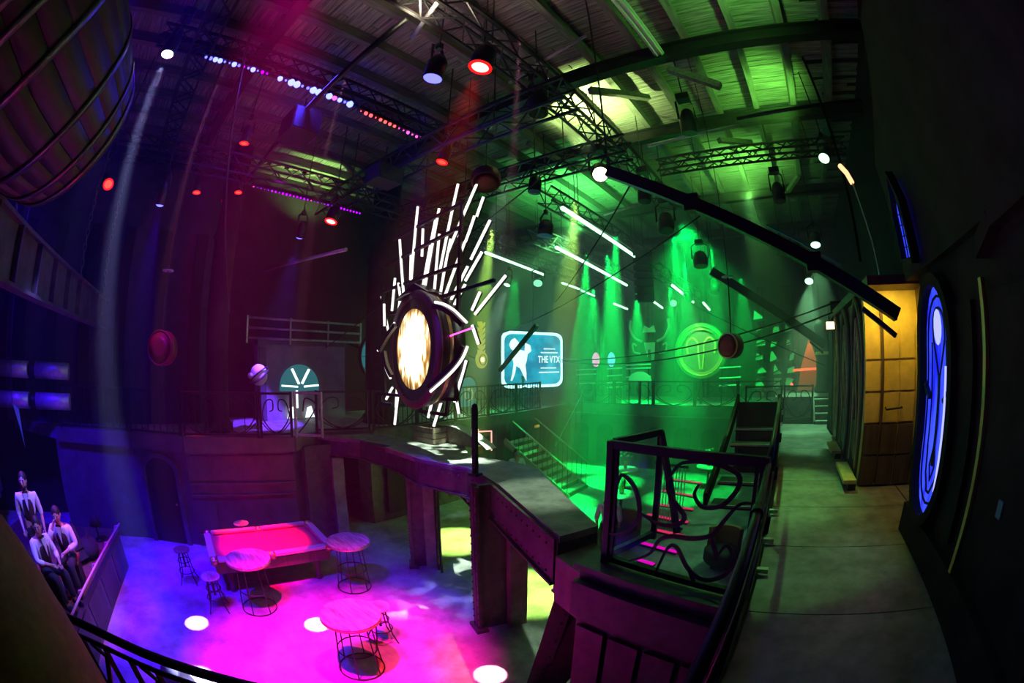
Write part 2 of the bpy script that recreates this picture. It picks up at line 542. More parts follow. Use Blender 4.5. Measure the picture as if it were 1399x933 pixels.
for k in range(4):
    a, b = A.lerp(B_, k / 4 + .025), A.lerp(B_, (k + 1) / 4 - .025)
    MB().bar(a + Vector((.012, 0, 1.93)), b + Vector((.012, 0, 1.93)), 0.03, .58).build('panel', M['panelwall'], lwall)
    MB().bar(a + Vector((.012, 0, .75)), b + Vector((.012, 0, .75)), 0.03, .8).build('panel', M['panelwall'], lwall)
A2, B2 = Vector((-10.85, -0.15, 0)), Vector((-10.05, 1.25, 0))
dirv = (B2 - A2).normalized()
nrm = Vector((dirv.y, -dirv.x, 0))
mid = A2.lerp(B2, .5) + nrm * .01


def arch_poly(hw, z0, spring, n=12):
    p = [(-hw, z0), (hw, z0)]
    for k in range(n + 1):
        an = math.pi * k / n
        p.append((hw * math.cos(an), spring + hw * 0.8 * math.sin(an)))
    return p


dr = MB().prism(arch_poly(.46, 0, 1.75), mid, dirv, (0, 0, 1), nrm * 0.03).build('door_1', M['blackfabric'])
tag(dr, kind='structure')
pts = [mid + dirv * a + Vector((0, 0, b)) + nrm * .05 for a, b in ([(-.52, 0)] + [(.52 * math.cos(math.pi * (1 - k / 14)), 1.75 + .42 * math.sin(math.pi * k / 14)) for k in range(15)] + [(.52, 0)])]
MB().ribbon(pts, .12, .09, nrm).build('door_frame', M['panelwall'], dr)
MB().ball(mid + dirv * .36 + Vector((0, 0, 1.02)) + nrm * .06, .03).build('door_handle', M['brass'], dr, True)

# left balcony deck and the long gallery on the left of the hall
lb = setting('balcony_floor', MB().slab([(-13, -4.5), (-11.5, -2.5), (-10.75, -.2), (-9.95, 1.2), (-9.2, 3.85), (-9.5, 4.55), (-9.0, 6.0), (-8.75, 13.2), (-9.0, 15.9), (-13, 15.9)], 2.35, 2.65), M['deck'])
MB().slab([(-9.0, 15.9), (3, 15.9), (3, 21), (-13, 21), (-13, 15.9)], 2.25, 2.62).build('far_deck', M['deck'], lb)
edge = [(-11.45, -2.5), (-10.7, -.2), (-9.9, 1.2), (-9.15, 3.85), (-9.45, 4.55), (-8.95, 6.0), (-8.7, 13.2), (-8.95, 15.85), (1.6, 15.85)]
for a, b in zip(edge, edge[1:]):
    MB().bar((*a, 2.5), (*b, 2.5), .08, .36).build('fascia', M['panelwall'] if a[1] < 4 else M['ironpaint'], lb)
# wall below the far and the left gallery in the green hall
hw = setting('wall_hall', MB().slab([(-9.6, 5.9), (-9.3, 6.1), (-9.1, 13.2), (-9.3, 16.4), (1.6, 16.4), (1.6, 16.6), (-9.5, 16.6)], 0, 2.3), M['ironpaint'])
for k in range(9):
    x = -8.7 + 1.15 * k
    MB().prism(arch_poly(.36, .1, 1.5), (x, 16.37, 0), (1, 0, 0), (0, 0, 1), (0, .02, 0)).build('arched_panel', M['facade'], hw)
for k in range(6):
    y = 6.9 + 1.15 * k
    MB().box((-9.14, y, 1.1), (.06, .8, 1.7)).build('panel', M['facade'], hw)

# back wall of the left balcony with the little house front
hf = setting('wall_house', MB().slab([(-12.3, 3.9), (-12.0, 3.9), (-11.9, 6.9), (-12.3, 6.9)], 2.65, 4.85), mat('mauve_plaster', (0.30, 0.26, 0.28), .8, 0, .2, 3))
MB().box((-11.98, 4.05, 3.7), (.12, .22, 2.1)).build('pilaster', M['panelwall'], hf)
MB().box((-11.98, 6.7, 3.7), (.12, .22, 2.1)).build('pilaster', M['panelwall'], hf)
MB().box((-12.0, 5.4, 4.9), (.3, 3.1, .12)).build('cornice', M['panelwall'], hf)
# fanlight window
fo = Vector((-11.9, 5.25, 3.62))
fw = MB().prism([(.66, -.12), (-.66, -.12)] + [(.66 * math.cos(math.pi * (1 - k / 14)), .66 * math.sin(math.pi * (1 - k / 14))) for k in range(15)], fo, (0, 1, 0), (0, 0, 1), (.05, 0, 0))
win = tag(fw.build('window_1', M['e_teal']), kind='structure')
for an, L in ((4, .62), (60, .6), (118, .6), (176, .62)):
    d = Vector((0, math.cos(R(an)), math.sin(R(an))))
    MB().bar(fo + Vector((.08, 0, 0)) + d * .1, fo + Vector((.08, 0, 0)) + d * L, .05, .13, (1, 0, 0)).build('glazing_bar', M['e_fan'], win)
MB().bar(fo + Vector((.08, -.12, -.1)), fo + Vector((.08, -.12, -.62)), .05, .07, (1, 0, 0)).build('glazing_bar', M['e_fan'], win)
MB().lathe([(.11, 0), (.11, .04)], 16, fo + Vector((.1, 0, 0)), (1, 0, 0)).build('hub', M['e_teal'], win)
for k in range(2):
    MB().prism([(-.16, 0), (.16, 0), (.05, .34), (-.08, .30)], fo + Vector((.05, -.3 + .62 * k, -.92)), (0, 1, 0), (0, 0, 1), (.03, 0, 0)).build('lower_pane', M['e_fan'], win)

# ---- dark tall wall faces of the left hall: column and flats
for k, (x, y, r_) in enumerate(((-10.2, 7.1, .42), (-10.6, 2.3, .3))):
    c = MB().lathe([(r_ * 1.25, 2.65), (r_ * 1.25, 2.85), (r_, 2.95), (r_, 7.2), (r_ * 1.2, 7.35), (r_, 7.5), (r_, 9.9)], 20, (x, y, 0))
    tag(c.build('trim_%d' % (k + 1), M['facade'] if k == 0 else M['darkwall'], None, True), kind='structure')
dv = setting('wall_flat', MB().slab([(-12.6, -4.5), (-12.3, -4.5), (-11.9, 2.9), (-12.3, 2.9)], 2.65, 9.5), mat('blue_flat', (0.04, 0.04, 0.07), .9, 0, .3, 2))
for k in range(6):
    y = -3.9 + 1.15 * k
    MB().box((-12.15 + .055 * k, y, 5.2), (.1, .34, 5.0)).build('pilaster', M['darkwall'], dv)

# ================================================================== facade on the right of the gallery
fc = setting('wall_facade', MB().slab([(1.62, -2.5), (1.62, 4.35), (1.95, 4.35), (1.95, -2.5)], 2.65, 5.15), M['facade'])
MB().prism([(-2.5, 5.15), (4.6, 5.15), (4.9, 6.6), (3.2, 7.4), (-2.5, 6.2)], (1.52, 0, 0), (0, 1, 0), (0, 0, 1), (.4, 0, 0)).build('gable', M['facade'], fc)
MB().bar((1.56, -2.5, 5.12), (1.56, 2.3, 5.12), .14, .10).build('cornice', M['facade'], fc)
MB().bar((1.56, 2.3, 5.12), (1.56, 2.62, 5.0), .14, .10).build('cornice', M['facade'], fc)
MB().bar((1.58, -2.5, 2.8), (1.58, 4.35, 2.8), .08, .3).build('plinth', M['facade'], fc)
for y0, y1 in ((2.95, 3.33), (4.2, 4.34), (1.2, 2.65)):
    MB().box((1.6, (y0 + y1) / 2, 3.9), (.06, y1 - y0, 1.7)).build('panel', M['facade'], fc)
MB().bar((1.56, 2.68, 2.95), (1.56, 2.68, 4.85), .04, .05, (0, 1, 0)).build('gilded_strip', M['gold'], fc)
MB().box((1.57, 2.2, 3.55), (.03, .07, .1)).build('switch_plate', mat('teal_plate', (.1, .3, .3), .5), fc)


def stadium(hw, z0, z1, n=10):
    p = []
    for k in range(n + 1):
        an = math.pi * k / n
        p.append((hw * math.cos(an), z1 - hw * 1.25 + hw * 1.25 * math.sin(an)))
    for k in range(n + 1):
        an = math.pi + math.pi * k / n
        p.append((hw * math.cos(an), z0 + hw * 1.25 + hw * 1.25 * math.sin(an)))
    return p


wo = Vector((1.585, 3.76, 0))
wn = MB().prism(stadium(.40, 3.02, 4.98), wo, (0, 1, 0), (0, 0, 1), (.03, 0, 0)).build('window_2', M['e_winblue'])
tag(wn, kind='structure')


def loop(poly, o, t=0):
    return [Vector(o) + Vector((0, a, b)) for a, b in poly] + [Vector(o) + Vector((0, *poly[0]))]


MB().ribbon(loop(stadium(.44, 2.97, 5.03), wo + Vector((-.03, 0, 0))), .10, .12, (1, 0, 0)).build('window_frame', M['facade'], wn)
MB().ribbon(loop(stadium(.33, 3.12, 4.88), wo + Vector((-.006, 0, 0))), .022, .012, (1, 0, 0)).build('tracery', M['steel'], wn)
top = [(.16 * math.cos(math.pi * k / 10), 4.62 + .16 * math.sin(math.pi * k / 10)) for k in range(11)]
tear = [(.012, 3.45), (.012, 4.2), (.16, 4.52)] + top + [(-.16, 4.52), (-.012, 4.2), (-.012, 3.45)]
MB().ribbon([wo + Vector((-.006, a, b)) for a, b in tear], .024, .012, (1, 0, 0)).build('tracery', M['steel'], wn)
tear2 = [(-.20, 3.6), (-.15, 3.36), (-.04, 3.22), (.04, 3.22), (.15, 3.36), (.20, 3.6)]
MB().ribbon([wo + Vector((-.006, a, b)) for a, b in tear2], .024, .012, (1, 0, 0)).build('tracery', M['steel'], wn)
tear3 = [(-.012, 3.62), (-.07, 3.45), (0, 3.32), (.07, 3.45), (.012, 3.62)]
MB().ribbon([wo + Vector((-.006, a, b)) for a, b in tear3], .02, .012, (1, 0, 0)).build('tracery', M['steel'], wn)
for a in (-.2, .2):
    MB().bar(wo + Vector((-.006, a, 3.6)), wo + Vector((-.006, a, 4.5)), .014, .012, (0, 1, 0)).build('glazing_bar', M['steel'], wn)
for s in (-1, 1):
    MB().bar(wo + Vector((-.025, s * .2, 4.02)), wo + Vector((-.025, s * .44, 4.18)), .035, .05, (1, 0, 0)).build('glazing_bar', M['steel'], wn)
MB().tube([wo + Vector((-.03, -.27, 3.3)), wo + Vector((-.03, -.27, 4.3))], .03, 8).build('neon_tube', M['e_neonblue'], wn)
MB().prism([(.1 * math.cos(2 * math.pi * k / 12), 4.62 + .15 * math.sin(2 * math.pi * k / 12)) for k in range(12)], wo + Vector((-.012, 0, 0)), (0, 1, 0), (0, 0, 1), (-.01, 0, 0)).build('pale_pane', M['e_neonblue'], wn)

w3 = MB().prism([(3.92, 5.25), (4.24, 5.31), (4.28, 5.75), (4.16, 6.08), (4.0, 5.8)], (1.46, 0, 0), (0, 1, 0), (0, 0, 1), (.04, 0, 0)).build('window_3', M['e_winblue'])
tag(w3, kind='structure')
fr = [(3.89, 5.22), (4.27, 5.28), (4.31, 5.75), (4.16, 6.15), (3.97, 5.8), (3.89, 5.22)]
MB().ribbon([(1.44, a, b) for a, b in fr], .06, .1, (1, 0, 0)).build('window_frame', M['facade'], w3)
for k in range(3):
    MB().bar((1.455, 3.98 + .09 * k, 5.27), (1.455, 4.06 + .07 * k, 5.95), .014, .014, (1, 0, 0)).build('glazing_bar', M['steel'], w3)
for k in range(5):
    MB().bar((1.455, 3.95, 5.36 + .11 * k), (1.455, 4.27, 5.42 + .11 * k), .01, .01, (1, 0, 0)).build('glazing_bar', M['steel'], w3)

# lit niche: the side of the portals, facing the photographer
ni = setting('wall_niche', MB().box((1.75, 6.12, 3.95), (1.0, .16, 2.7)), M['niche'])
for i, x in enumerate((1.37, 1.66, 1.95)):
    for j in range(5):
        MB().box((x, 6.03 - (.06 if j < 2 else 0), 2.88 + .42 * j), (.26, .04, .39)).build('panel', M['niche'] if j > 1 else M['wood'], ni)  # lower rows in dark wood, set forward, in place of the shade there
MB().bar((1.515, 6.0, 2.7), (1.515, 6.0, 5.2), .045, .05, (0, 1, 0)).build('stile', M['wood'], ni)
MB().tube([(1.58, 5.99, 3.72), (1.58, 5.93, 3.70), (1.85, 5.93, 3.72), (1.85, 5.99, 3.72)], .014, 6).build('handle', M['steel'], ni)
MB().box((1.75, 5.85, 5.32), (1.05, .7, .12)).build('soffit', M['wood'], ni)
MB().box((2.2, 5.2, 4.0), (.1, 1.8, 2.7)).build('return_wall', M['wood'], ni)
area('niche_lamp', (1.62, 5.55, 5.2), (1.62, 6.0, 3.9), (1, .72, .10), 13, .6, .1)

# portals with carved frames and their pale steps
po = setting('trim_3', MB().box((1.75, 8.2, 3.9), (.9, 4.0, 2.7)), M['wood'])
MB().box((1.72, 8.2, 5.35), (1.0, 4.2, .14)).build('cornice', M['wood'], po)
for k, y in enumerate((6.75, 8.15, 9.5)):
    for s in (-1, 1):
        MB().tube([(1.26, y + s * .5, 2.7), (1.26, y + s * .5, 4.4), (1.25, y + s * .42, 4.85), (1.25, y + s * .2, 5.12), (1.25, y, 5.25)], .05, 8).build('portal_post', M['wood'], po)
    MB().tube([(1.25, y - .33, 2.8), (1.24, y - .3, 4.1), (1.24, y - .16, 4.6), (1.24, y, 4.95), (1.24, y + .16, 4.6), (1.24, y + .3, 4.1), (1.25, y + .33, 2.8)], .03, 6).build('carved_tracery', M['bench'], po)
    MB().tube([(1.25, y - .12, 2.9), (1.24, y - .06, 3.6), (1.23, y + .1, 4.2), (1.23, y + .14, 4.5), (1.23, y + .02, 4.68), (1.23, y - .1, 4.5), (1.23, y - .04, 4.34)], .022, 6).build('carved_tracery', M['bench'], po)
    MB().box((1.27, y, 3.1), (.05, .8, .7)).build('panel', M['wood'], po)
lb2 = MB().box((1.5, 10.9, 4.15), (.5, .9, 3.1)).build('end_pylon', M['facade'], po)
for k, (y, ln, c) in enumerate(((6.3, 1.1, 'nearer'), (8.15, .95, 'farther'))):
    t = thing('step_bench', (1.1, y, 2.65), '%s pale wooden step board below the carved portals' % c, 'step', 'step boards')
    MB().box((1.08, y, 2.78), (.2, ln, .05)).build('tread', M['bench'], t)
    MB().box((1.13, y, 2.70), (.12, ln - .1, .10)).build('plinth', M['steel'], t)
t = thing('sign_lightbox', (1.2, 9.9, 5.2), 'small lit pale box hanging at the top of the portals', 'light')
MB().box((1.12, 9.9, 5.08), (.22, .5, .18)).build('housing', M['steel'], t)
MB().box((1.12, 9.63, 5.08), (.2, .03, .16)).build('lit_face', M['e_amber'], t)
MB().bar((1.12, 9.9, 5.17), (1.12, 9.9, 5.3), .03, .03).build('hanger', M['steel'], t)


# ================================================================== HAZE hanging in the hall
hz = bpy.data.materials.new('thin_haze')
hz.use_nodes = True
hz.node_tree.nodes.remove(hz.node_tree.nodes['Principled BSDF'])
vsn = hz.node_tree.nodes.new('ShaderNodeVolumeScatter')
vsn.inputs['Density'].default_value = 0.016
_nt = hz.node_tree
_tc = _nt.nodes.new('ShaderNodeTexCoord')
_sx = _nt.nodes.new('ShaderNodeSeparateXYZ')
_mr = _nt.nodes.new('ShaderNodeMapRange')            # the haze is thicker in the deep end of the hall
_mr.interpolation_type = 'SMOOTHSTEP'
_mr.inputs['From Min'].default_value = 5.5
_mr.inputs['From Max'].default_value = 11.0
_mr.inputs['To Min'].default_value = 0.0028
_mr.inputs['To Max'].default_value = 0.056
_nt.links.new(_tc.outputs['Object'], _sx.inputs[0])
_nt.links.new(_sx.outputs['Y'], _mr.inputs['Value'])
_nt.links.new(_mr.outputs[0], vsn.inputs['Density'])
vsn.inputs['Anisotropy'].default_value = 0.25
hz.node_tree.links.new(vsn.outputs[0], hz.node_tree.nodes['Material Output'].inputs['Volume'])
h = MB().box((-5.2, 6.5, 5.1), (18.4, 31, 11.6)).build('stage_haze', hz)
tag(h, 'thin stage haze filling the whole hall', 'haze', kind='stuff')

# ================================================================== BRIDGE over the pit
br = thing('bridge', (-5.5, 5.3, 0), 'riveted iron footbridge with concrete deck crossing above the pit floor', 'bridge')
front = [(-9.6, 4.6), (-8.3, 5.2), (-6.75, 5.15), (-5.8, 4.87), (-4.7, 4.98), (-4.15, 4.78), (-2.05, 3.42), (-1.83, 3.87)]
MB().slab([(-9.5, 4.55), (-8.3, 5.2), (-7.05, 5.42), (-7.2, 6.1), (-8.4, 6.15), (-9.2, 5.7)], 2.50, 2.60).build('deck_plate', M['deck'], br)
MB().slab([(-7.05, 5.0), (-5.8, 4.87), (-4.7, 4.98), (-4.15, 4.78), (-3.7, 4.55), (-3.75, 5.6), (-4.2, 5.8), (-5.4, 5.75), (-6.1, 6.35), (-7.3, 6.2)], 2.57, 2.66).build('deck_plate', M['deck'], br)
MB().slab([(-3.7, 4.53), (-2.0, 3.4), (-1.8, 3.85), (-3.1, 5.0), (-3.73, 5.58)], 2.6, 2.68).build('deck_plate', M['deck'], br)
for a, b, z, hh in ((0, 1, 2.35, .36), (1, 2, 2.38, .40), (2, 3, 2.38, .42), (3, 4, 2.38, .42), (4, 5, 2.38, .46), (5, 6, 2.36, .54), (6, 7, 2.3, .66)):
    f0, f1 = Vector((*front[a], z)), Vector((*front[b], z))
    MB().bar(f0, f1, .05, hh).build('fascia', M['ironpaint'], br)
    MB().bar(f0 + Vector((0, 0, -hh / 2)), f1 + Vector((0, 0, -hh / 2)), .12, .03).build('flange', M['ironpaint'], br)
rv = MB().ball((0, 0, 0), .018, n=6, m=4).build('rivet', M['ironpaint'])
rvd = rv.data
bpy.data.objects.remove(rv)
org = br.location
for a, b, z in ((4, 5, 2.5), (5, 6, 2.52), (3, 4, 2.5), (2, 3, 2.5)):
    f0, f1 = Vector((*front[a], z)), Vector((*front[b], z))
    n = int((f1 - f0).length / .17)
    side = Vector((f1.y - f0.y, f0.x - f1.x, 0)).normalized() * .03
    for k in range(1, n):
        for dz in (0, -.34):
            share(rvd, 'rivet', f0.lerp(f1, k / n) + side + Vector((0, 0, dz)) - org, br)


def pier(fx, fy, bx, by, wd, ztop, name='pier'):
    f0, b0 = Vector((fx, fy, 0)), Vector((bx, by, 0))
    d = (b0 - f0).normalized()
    s = Vector((d.y, -d.x, 0))
    zc = Vector((0, 0, ztop / 2))
    p = MB().bar(f0 + d * .04, f0 + d * .04 + Vector((0, 0, ztop)), wd, .06, d).build(name, M['ironpaint'], br)
    MB().bar(f0.lerp(b0, .5), f0.lerp(b0, .5) + Vector((0, 0, ztop)), .08, (b0 - f0).length, d).build('web', M['ironpaint'], p)
    MB().bar(b0 - d * .04, b0 - d * .04 + Vector((0, 0, ztop - .3)), wd * 1.5, .3, d).build('rear_column', M['deck'], p)
    MB().bar(f0 + d * .05, f0 + d * .05 + Vector((0, 0, .06)), wd + .12, .2, d).build('foot_plate', M['ironpaint'], p)
    off = p.parent.location
    for k in range(int(ztop / .14)):
        for q in (-1, 1):
            share(rvd, 'rivet', f0 + s * (q * wd * .36) + Vector((0, 0, .1 + .14 * k)) - off, p)


pier(-4.05, 4.36, -3.72, 5.0, .24, 2.62)
pier(-6.68, 5.22, -6.35, 5.62, .26, 2.4)
pier(-9.25, 4.1, -9.1, 4.95, .3, 2.4)
# leaning leg with gusset at the end of the bridge
lg = MB().bar((-1.92, 3.62, 2.3), (-2.46, 3.74, 0.0), .22, .07, (0.3, -1, 0)).build('leaning_leg', M['ironpaint'], br)
for k in range(14):
    for q in (-.075, .075):
        p = Vector((-1.92, 3.62, 2.3)).lerp(Vector((-2.46, 3.74, 0)), (k + .5) / 14) + Vector((q, -.045, 0))
        share(rvd, 'rivet', p - org, lg)
MB().prism([(0, 2.1), (.72, 2.1), (.35, 1.35), (-.2, .0), (-.52, 0)], (-1.9, 3.74, 0), (1, .12, 0), (0, 0, 1), (0, .05, 0)).build('web_plate', M['steel'], lg)
MB().bar((-1.6, 3.45, 2.0), (-1.0, 3.4, 1.2), .2, .1).build('gusset_brace', M['ironpaint'], br)
MB().slab([(-1.98, 3.3), (-1.5, 3.05), (-1.45, 3.4), (-1.8, 3.8)], 1.95, 2.5).build('end_box', M['ironpaint'], br)

# lattice arch under the bridge
la = thing('lattice_arch', (-6.15, 5.5, 0), 'wrought iron lattice arch beside the second pier under the bridge', 'arch')
P0, P1 = Vector((-6.12, 5.5, 0)), Vector((-4.3, 4.85, 0))
dd = (P1 - P0).normalized()
for off_ in (0, .16):
    MB().bar(P0 + dd * off_, P0 + dd * off_ + Vector((0, 0, 2.2)), .035, .035).build('upright', M['steel'], la)
for k in range(11):
    MB().bar(P0 + Vector((0, 0, .12 + .2 * k)), P0 + dd * .16 + Vector((0, 0, .2 + .2 * k)), .02, .02).build('rung', M['steel'], la)
L = (P1 - P0).length
arc1 = [P0 + dd * (t * L) + Vector((0, 0, 2.2 + (-.02 + .14 * math.sin(math.pi * t * .6) - .55 * max(0, t - .35) ** 1.4))) for t in [k / 12 for k in range(13)]]
arc2 = [p - Vector((0, 0, .14)) for p in arc1]
MB().ribbon(arc1, .03, .03, (dd.y, -dd.x, 0)).build('arch_bar', M['steel'], la)
MB().ribbon(arc2, .03, .03, (dd.y, -dd.x, 0)).build('arch_bar', M['steel'], la)
for k in range(12):
    MB().bar(arc1[k], arc2[k], .02, .02).build('rung', M['paleiron'], la)

# things on the bridge deck
ct = thing('wooden_crate', (-6.9, 6.15, 2.66), 'small open slatted wooden crate standing on the bridge deck', 'crate')
for k in range(3):
    z = 2.72 + .12 * k
    for sx, sy, lx, ly in ((0, -.22, .66, .03), (0, .22, .66, .03), (-.33, 0, .03, .44), (.33, 0, .03, .44)):
        MB().box((-6.9 + sx, 6.15 + sy, z), (lx, ly, .1)).build('slat', M['crate'], ct)
MB().box((-6.9, 6.15, 2.675), (.64, .42, .02)).build('bottom', M['crate'], ct)
for sx in (-.3, .3):
    for sy in (-.19, .19):
        MB().box((-6.9 + sx, 6.15 + sy, 2.83), (.05, .05, .33)).build('corner_post', M['crate'], ct)
rp = thing('curved_ramp', (-6.0, 6.2, 2.66), 'curved ramp panel with glossy white top edge on the bridge', 'ramp')
cur = [(-6.55 + 1.15 * t, 2.66 + .38 * (1 - t ** 2.0)) for t in [k / 10 for k in range(11)]]
MB().prism([(-6.55, 2.66)] + list(reversed(cur)), (0, 6.3, 0), (1, 0, 0), (0, 0, 1), (0, .05, 0)).build('side_panel', M['crate'], rp)
MB().ribbon([(a, 6.42, b + .01) for a, b in cur], .012, .3, (0, 1, 0)).build('white_top', M['white'], rp)
bx = thing('small_carton', (-5.35, 6.0, 2.66), 'small orange carton at the foot of the white curved ramp', 'box')
MB().box((-5.35, 5.95, 2.73), (.16, .14, .13)).build('carton_body', M['bench'], bx)
MB().box((-5.35, 5.95, 2.80), (.17, .15, .015)).build('carton_lid', M['bench'], bx)
pl = thing('bridge_post', (-4.72, 5.1, 2.6), 'slim black steel post rising from the bridge edge above the front pier', 'post')
MB().bar((-4.3, 4.72, 2.66), (-4.3, 4.72, 3.72), .07, .07).build('shaft', M['steel'], pl)
MB().box((-4.3, 4.72, 2.68), (.16, .16, .04)).build('base_plate', M['steel'], pl)
MB().ball((-4.3, 4.72, 3.74), .045).build('cap', M['steel'], pl)

# ================================================================== POOL TABLE
pt = thing('pool_table', (-7.97, 2.4, 0), 'pool table with pink lit felt and polished rails in the middle of the pit', 'pool table')
pt.rotation_euler = (0, 0, R(-8))


def loc_build(mb, name, m, parent, smooth=False):
    return mb.build(name, m, parent, smooth, world=False)


loc_build(MB().box((0, 0, .74), (1.30, 2.36, .06)), 'bed', M['felt'], pt)
loc_build(MB().box((0, 0, .60), (1.34, 2.42, .22)), 'apron', M['wood'], pt)
for s in (-1, 1):
    for q in (-1, 1):
        r_ = loc_build(MB().box((s * .68, q * .59, .80), (.14, 1.06, .06)), 'rail', M['rail'], pt)
        loc_build(MB().prism([(0, 0), (-s * .05, -.01), (-s * .04, -.035), (0, -.035)], (s * .61, q * .59 - .5, .82), (1, 0, 0), (0, 0, 1), (0, 1.0, 0)), 'cushion', M['felt'], r_)
    r_ = loc_build(MB().box((0, s * 1.22, .80), (1.16, .14, .06)), 'rail', M['rail'], pt)
    loc_build(MB().prism([(0, 0), (-s * .05, -.01), (-s * .04, -.035), (0, -.035)], (-.53, s * 1.15, .82), (0, 1, 0), (0, 0, 1), (1.06, 0, 0)), 'cushion', M['felt'], r_)
    for q in (-1, 0, 1):
        pk = loc_build(MB().lathe([(.085, .70), (.085, .825), (.065, .825), (.06, .71)], 14, (s * .68, q * 1.21, 0)), 'pocket', M['brass'], pt, True)
        loc_build(MB().lathe([(.06, .706), (.06, .715)], 14, (s * .68, q * 1.21, 0)), 'pocket_bag', M['blackfabric'], pk)
    for q in (-1, 1):
        l_ = loc_build(MB().lathe([(.06, 0), (.075, .06), (.05, .12), (.07, .35), (.085, .5)], 10, (s * .5, q * .95, 0)), 'leg', M['wood'], pt, True)
# ================================================================== BAR TABLES and STOOLS


def bar_table(loc, label):
    t = thing('bar_table', loc, label, 'table', 'round bar tables')
    B = lambda mb, n, m, sm=False: mb.build(n, m, t, sm, world=False)
    B(MB().lathe([(.40, 1.015), (.425, 1.02), (.425, 1.045), (.40, 1.05)], 32), 'tabletop', M['tabletop'])
    B(MB().lathe([(.415, .995), (.43, .995), (.43, 1.02), (.415, 1.02)], 32, cap=False), 'edge_band', M['brass'], True)
    for k in range(6):
        an = k * math.pi / 3 + .3
        B(MB().tube([(.24 * math.cos(an), .24 * math.sin(an), 1.0), (.33 * math.cos(an), .33 * math.sin(an), .02)], .011, 6), 'leg', M['steel'])
    for z, r_ in ((.02, .335), (.42, .29), (.98, .25)):
        B(MB().tube([(r_ * math.cos(2 * math.pi * j / 24), r_ * math.sin(2 * math.pi * j / 24), z) for j in range(24)], .011, 6, True), 'ring', M['steel'], True)
    return t


bar_table((-6.82, 1.66, 0), 'round bar table standing in front of the pool table')
bar_table((-6.64, 3.69, 0), 'round bar table nearest the bridge pier, right of the pool table')
bar_table((-4.44, 2.32, 0), 'nearest round bar table with pink streaked top')


def stool(loc, label, h=.72, col='tabletop'):
    t = thing('bar_stool', loc, label, 'stool', 'swivel stools')
    B = lambda mb, n, m, sm=False: mb.build(n, m, t, sm, world=False)
    B(MB().lathe([(.15, h - .035), (.185, h - .03), (.19, h - .01), (.17, h)], 24), 'seat', M[col])
    B(MB().lathe([(.025, h - .4), (.025, h - .035)], 10), 'screw_post', M['steel'])
    for k in range(4):
        an = k * math.pi / 2 + .5
        c, s = math.cos(an), math.sin(an)
        B(MB().tube([(.05 * c, .05 * s, h - .07), (.12 * c, .12 * s, h - .1), (.15 * c, .15 * s, h - .3), (.19 * c, .19 * s, .18), (.27 * c, .27 * s, .012)], .012, 6), 'leg', M['steel'])
    for z, r_ in ((.28, .18), (h - .25, .145)):
        B(MB().tube([(r_ * math.cos(2 * math.pi * j / 20), r_ * math.sin(2 * math.pi * j / 20), z) for j in range(20)], .010, 6, True), 'foot_ring', M['steel'], True)
    return t


stool((-7.04, .89, 0), 'wooden topped stool left of the bar table before the pool table')
stool((-4.82, 3.02, 0), 'stool tucked behind the nearest bar table')
stool((-8.25, .55, 0), 'dark stool at the left end of the pool table', .76, 'wood')
stool((-9.2, 2.25, 0), 'stool behind the pool table against the panelled wall', .78)
wm = thing('stage_monitor', (-5.05, -.42, 0), 'black wedge monitor speaker lying on the violet floor', 'speaker')
MB().prism([(-.2, 0), (.22, 0), (.1, .3), (-.16, .34)], (-5.3, -.42, 0), (.35, 1, 0), (0, 0, 1), (.5, -.17, 0)).build('cabinet', M['blackfabric'], wm)
MB().prism([(.115, .295), (.225, .01), (.235, .015), (.125, .30)], (-5.28, -.42, 0), (.35, 1, 0), (0, 0, 1), (.46, -.16, 0)).build('grille', M['steel'], wm)

# ================================================================== GUARD PANEL, HANDRAILS, BALUSTRADES
gp = thing('glazed_railing', (-0.75, 2.95, 2.67), 'black framed glass guard panel with scrolling iron tendrils at the stairhead', 'railing')
G0, G1 = Vector((-1.36, 3.1, 0)), Vector((-.1, 2.82, 0))
gd = (G1 - G0).normalized()
gn = Vector((gd.y, -gd.x, 0))
gw = (G1 - G0).length


def gpt(u, v, o=0.0):
    return G0 + gd * (u * gw) + Vector((0, 0, 2.67 + v)) + gn * o


for u in (0, 1):
    MB().bar(gpt(u, 0), gpt(u, 1.1), .06, .06, gn).build('post', M['steel'], gp)
for v, w_ in ((.06, .05), (1.07, .07)):
    MB().bar(gpt(0, v), gpt(1, v), .05, w_).build('rail', M['steel'], gp)
for u in (.045, .955):
    MB().bar(gpt(u, .06), gpt(u, 1.07), .025, .025, gn).build('inner_bar', M['steel'], gp)
MB().prism([(0.03, .08), (.97, .08), (.97, 1.05), (.03, 1.05)], gpt(0, 0, -.01), gd * gw, (0, 0, 1), gn * .008).build('glass_pane', M['glass'], gp)


def spiral(pts, n=8):
    """smooth path through the points (Catmull-Rom)"""
    P = [pts[0]] + list(pts) + [pts[-1]]
    out = []
    for i in range(1, len(P) - 2):
        a, b, c, d = P[i - 1], P[i], P[i + 1], P[i + 2]
        for k in range(n):
            t = k / n
            out.append(tuple(0.5 * ((2 * b[j]) + (-a[j] + c[j]) * t + (2 * a[j] - 5 * b[j] + 4 * c[j] - d[j]) * t * t + (-a[j] + 3 * b[j] - 3 * c[j] + d[j]) * t ** 3) for j in range(len(b))))
    out.append(tuple(P[-2]))
    return out


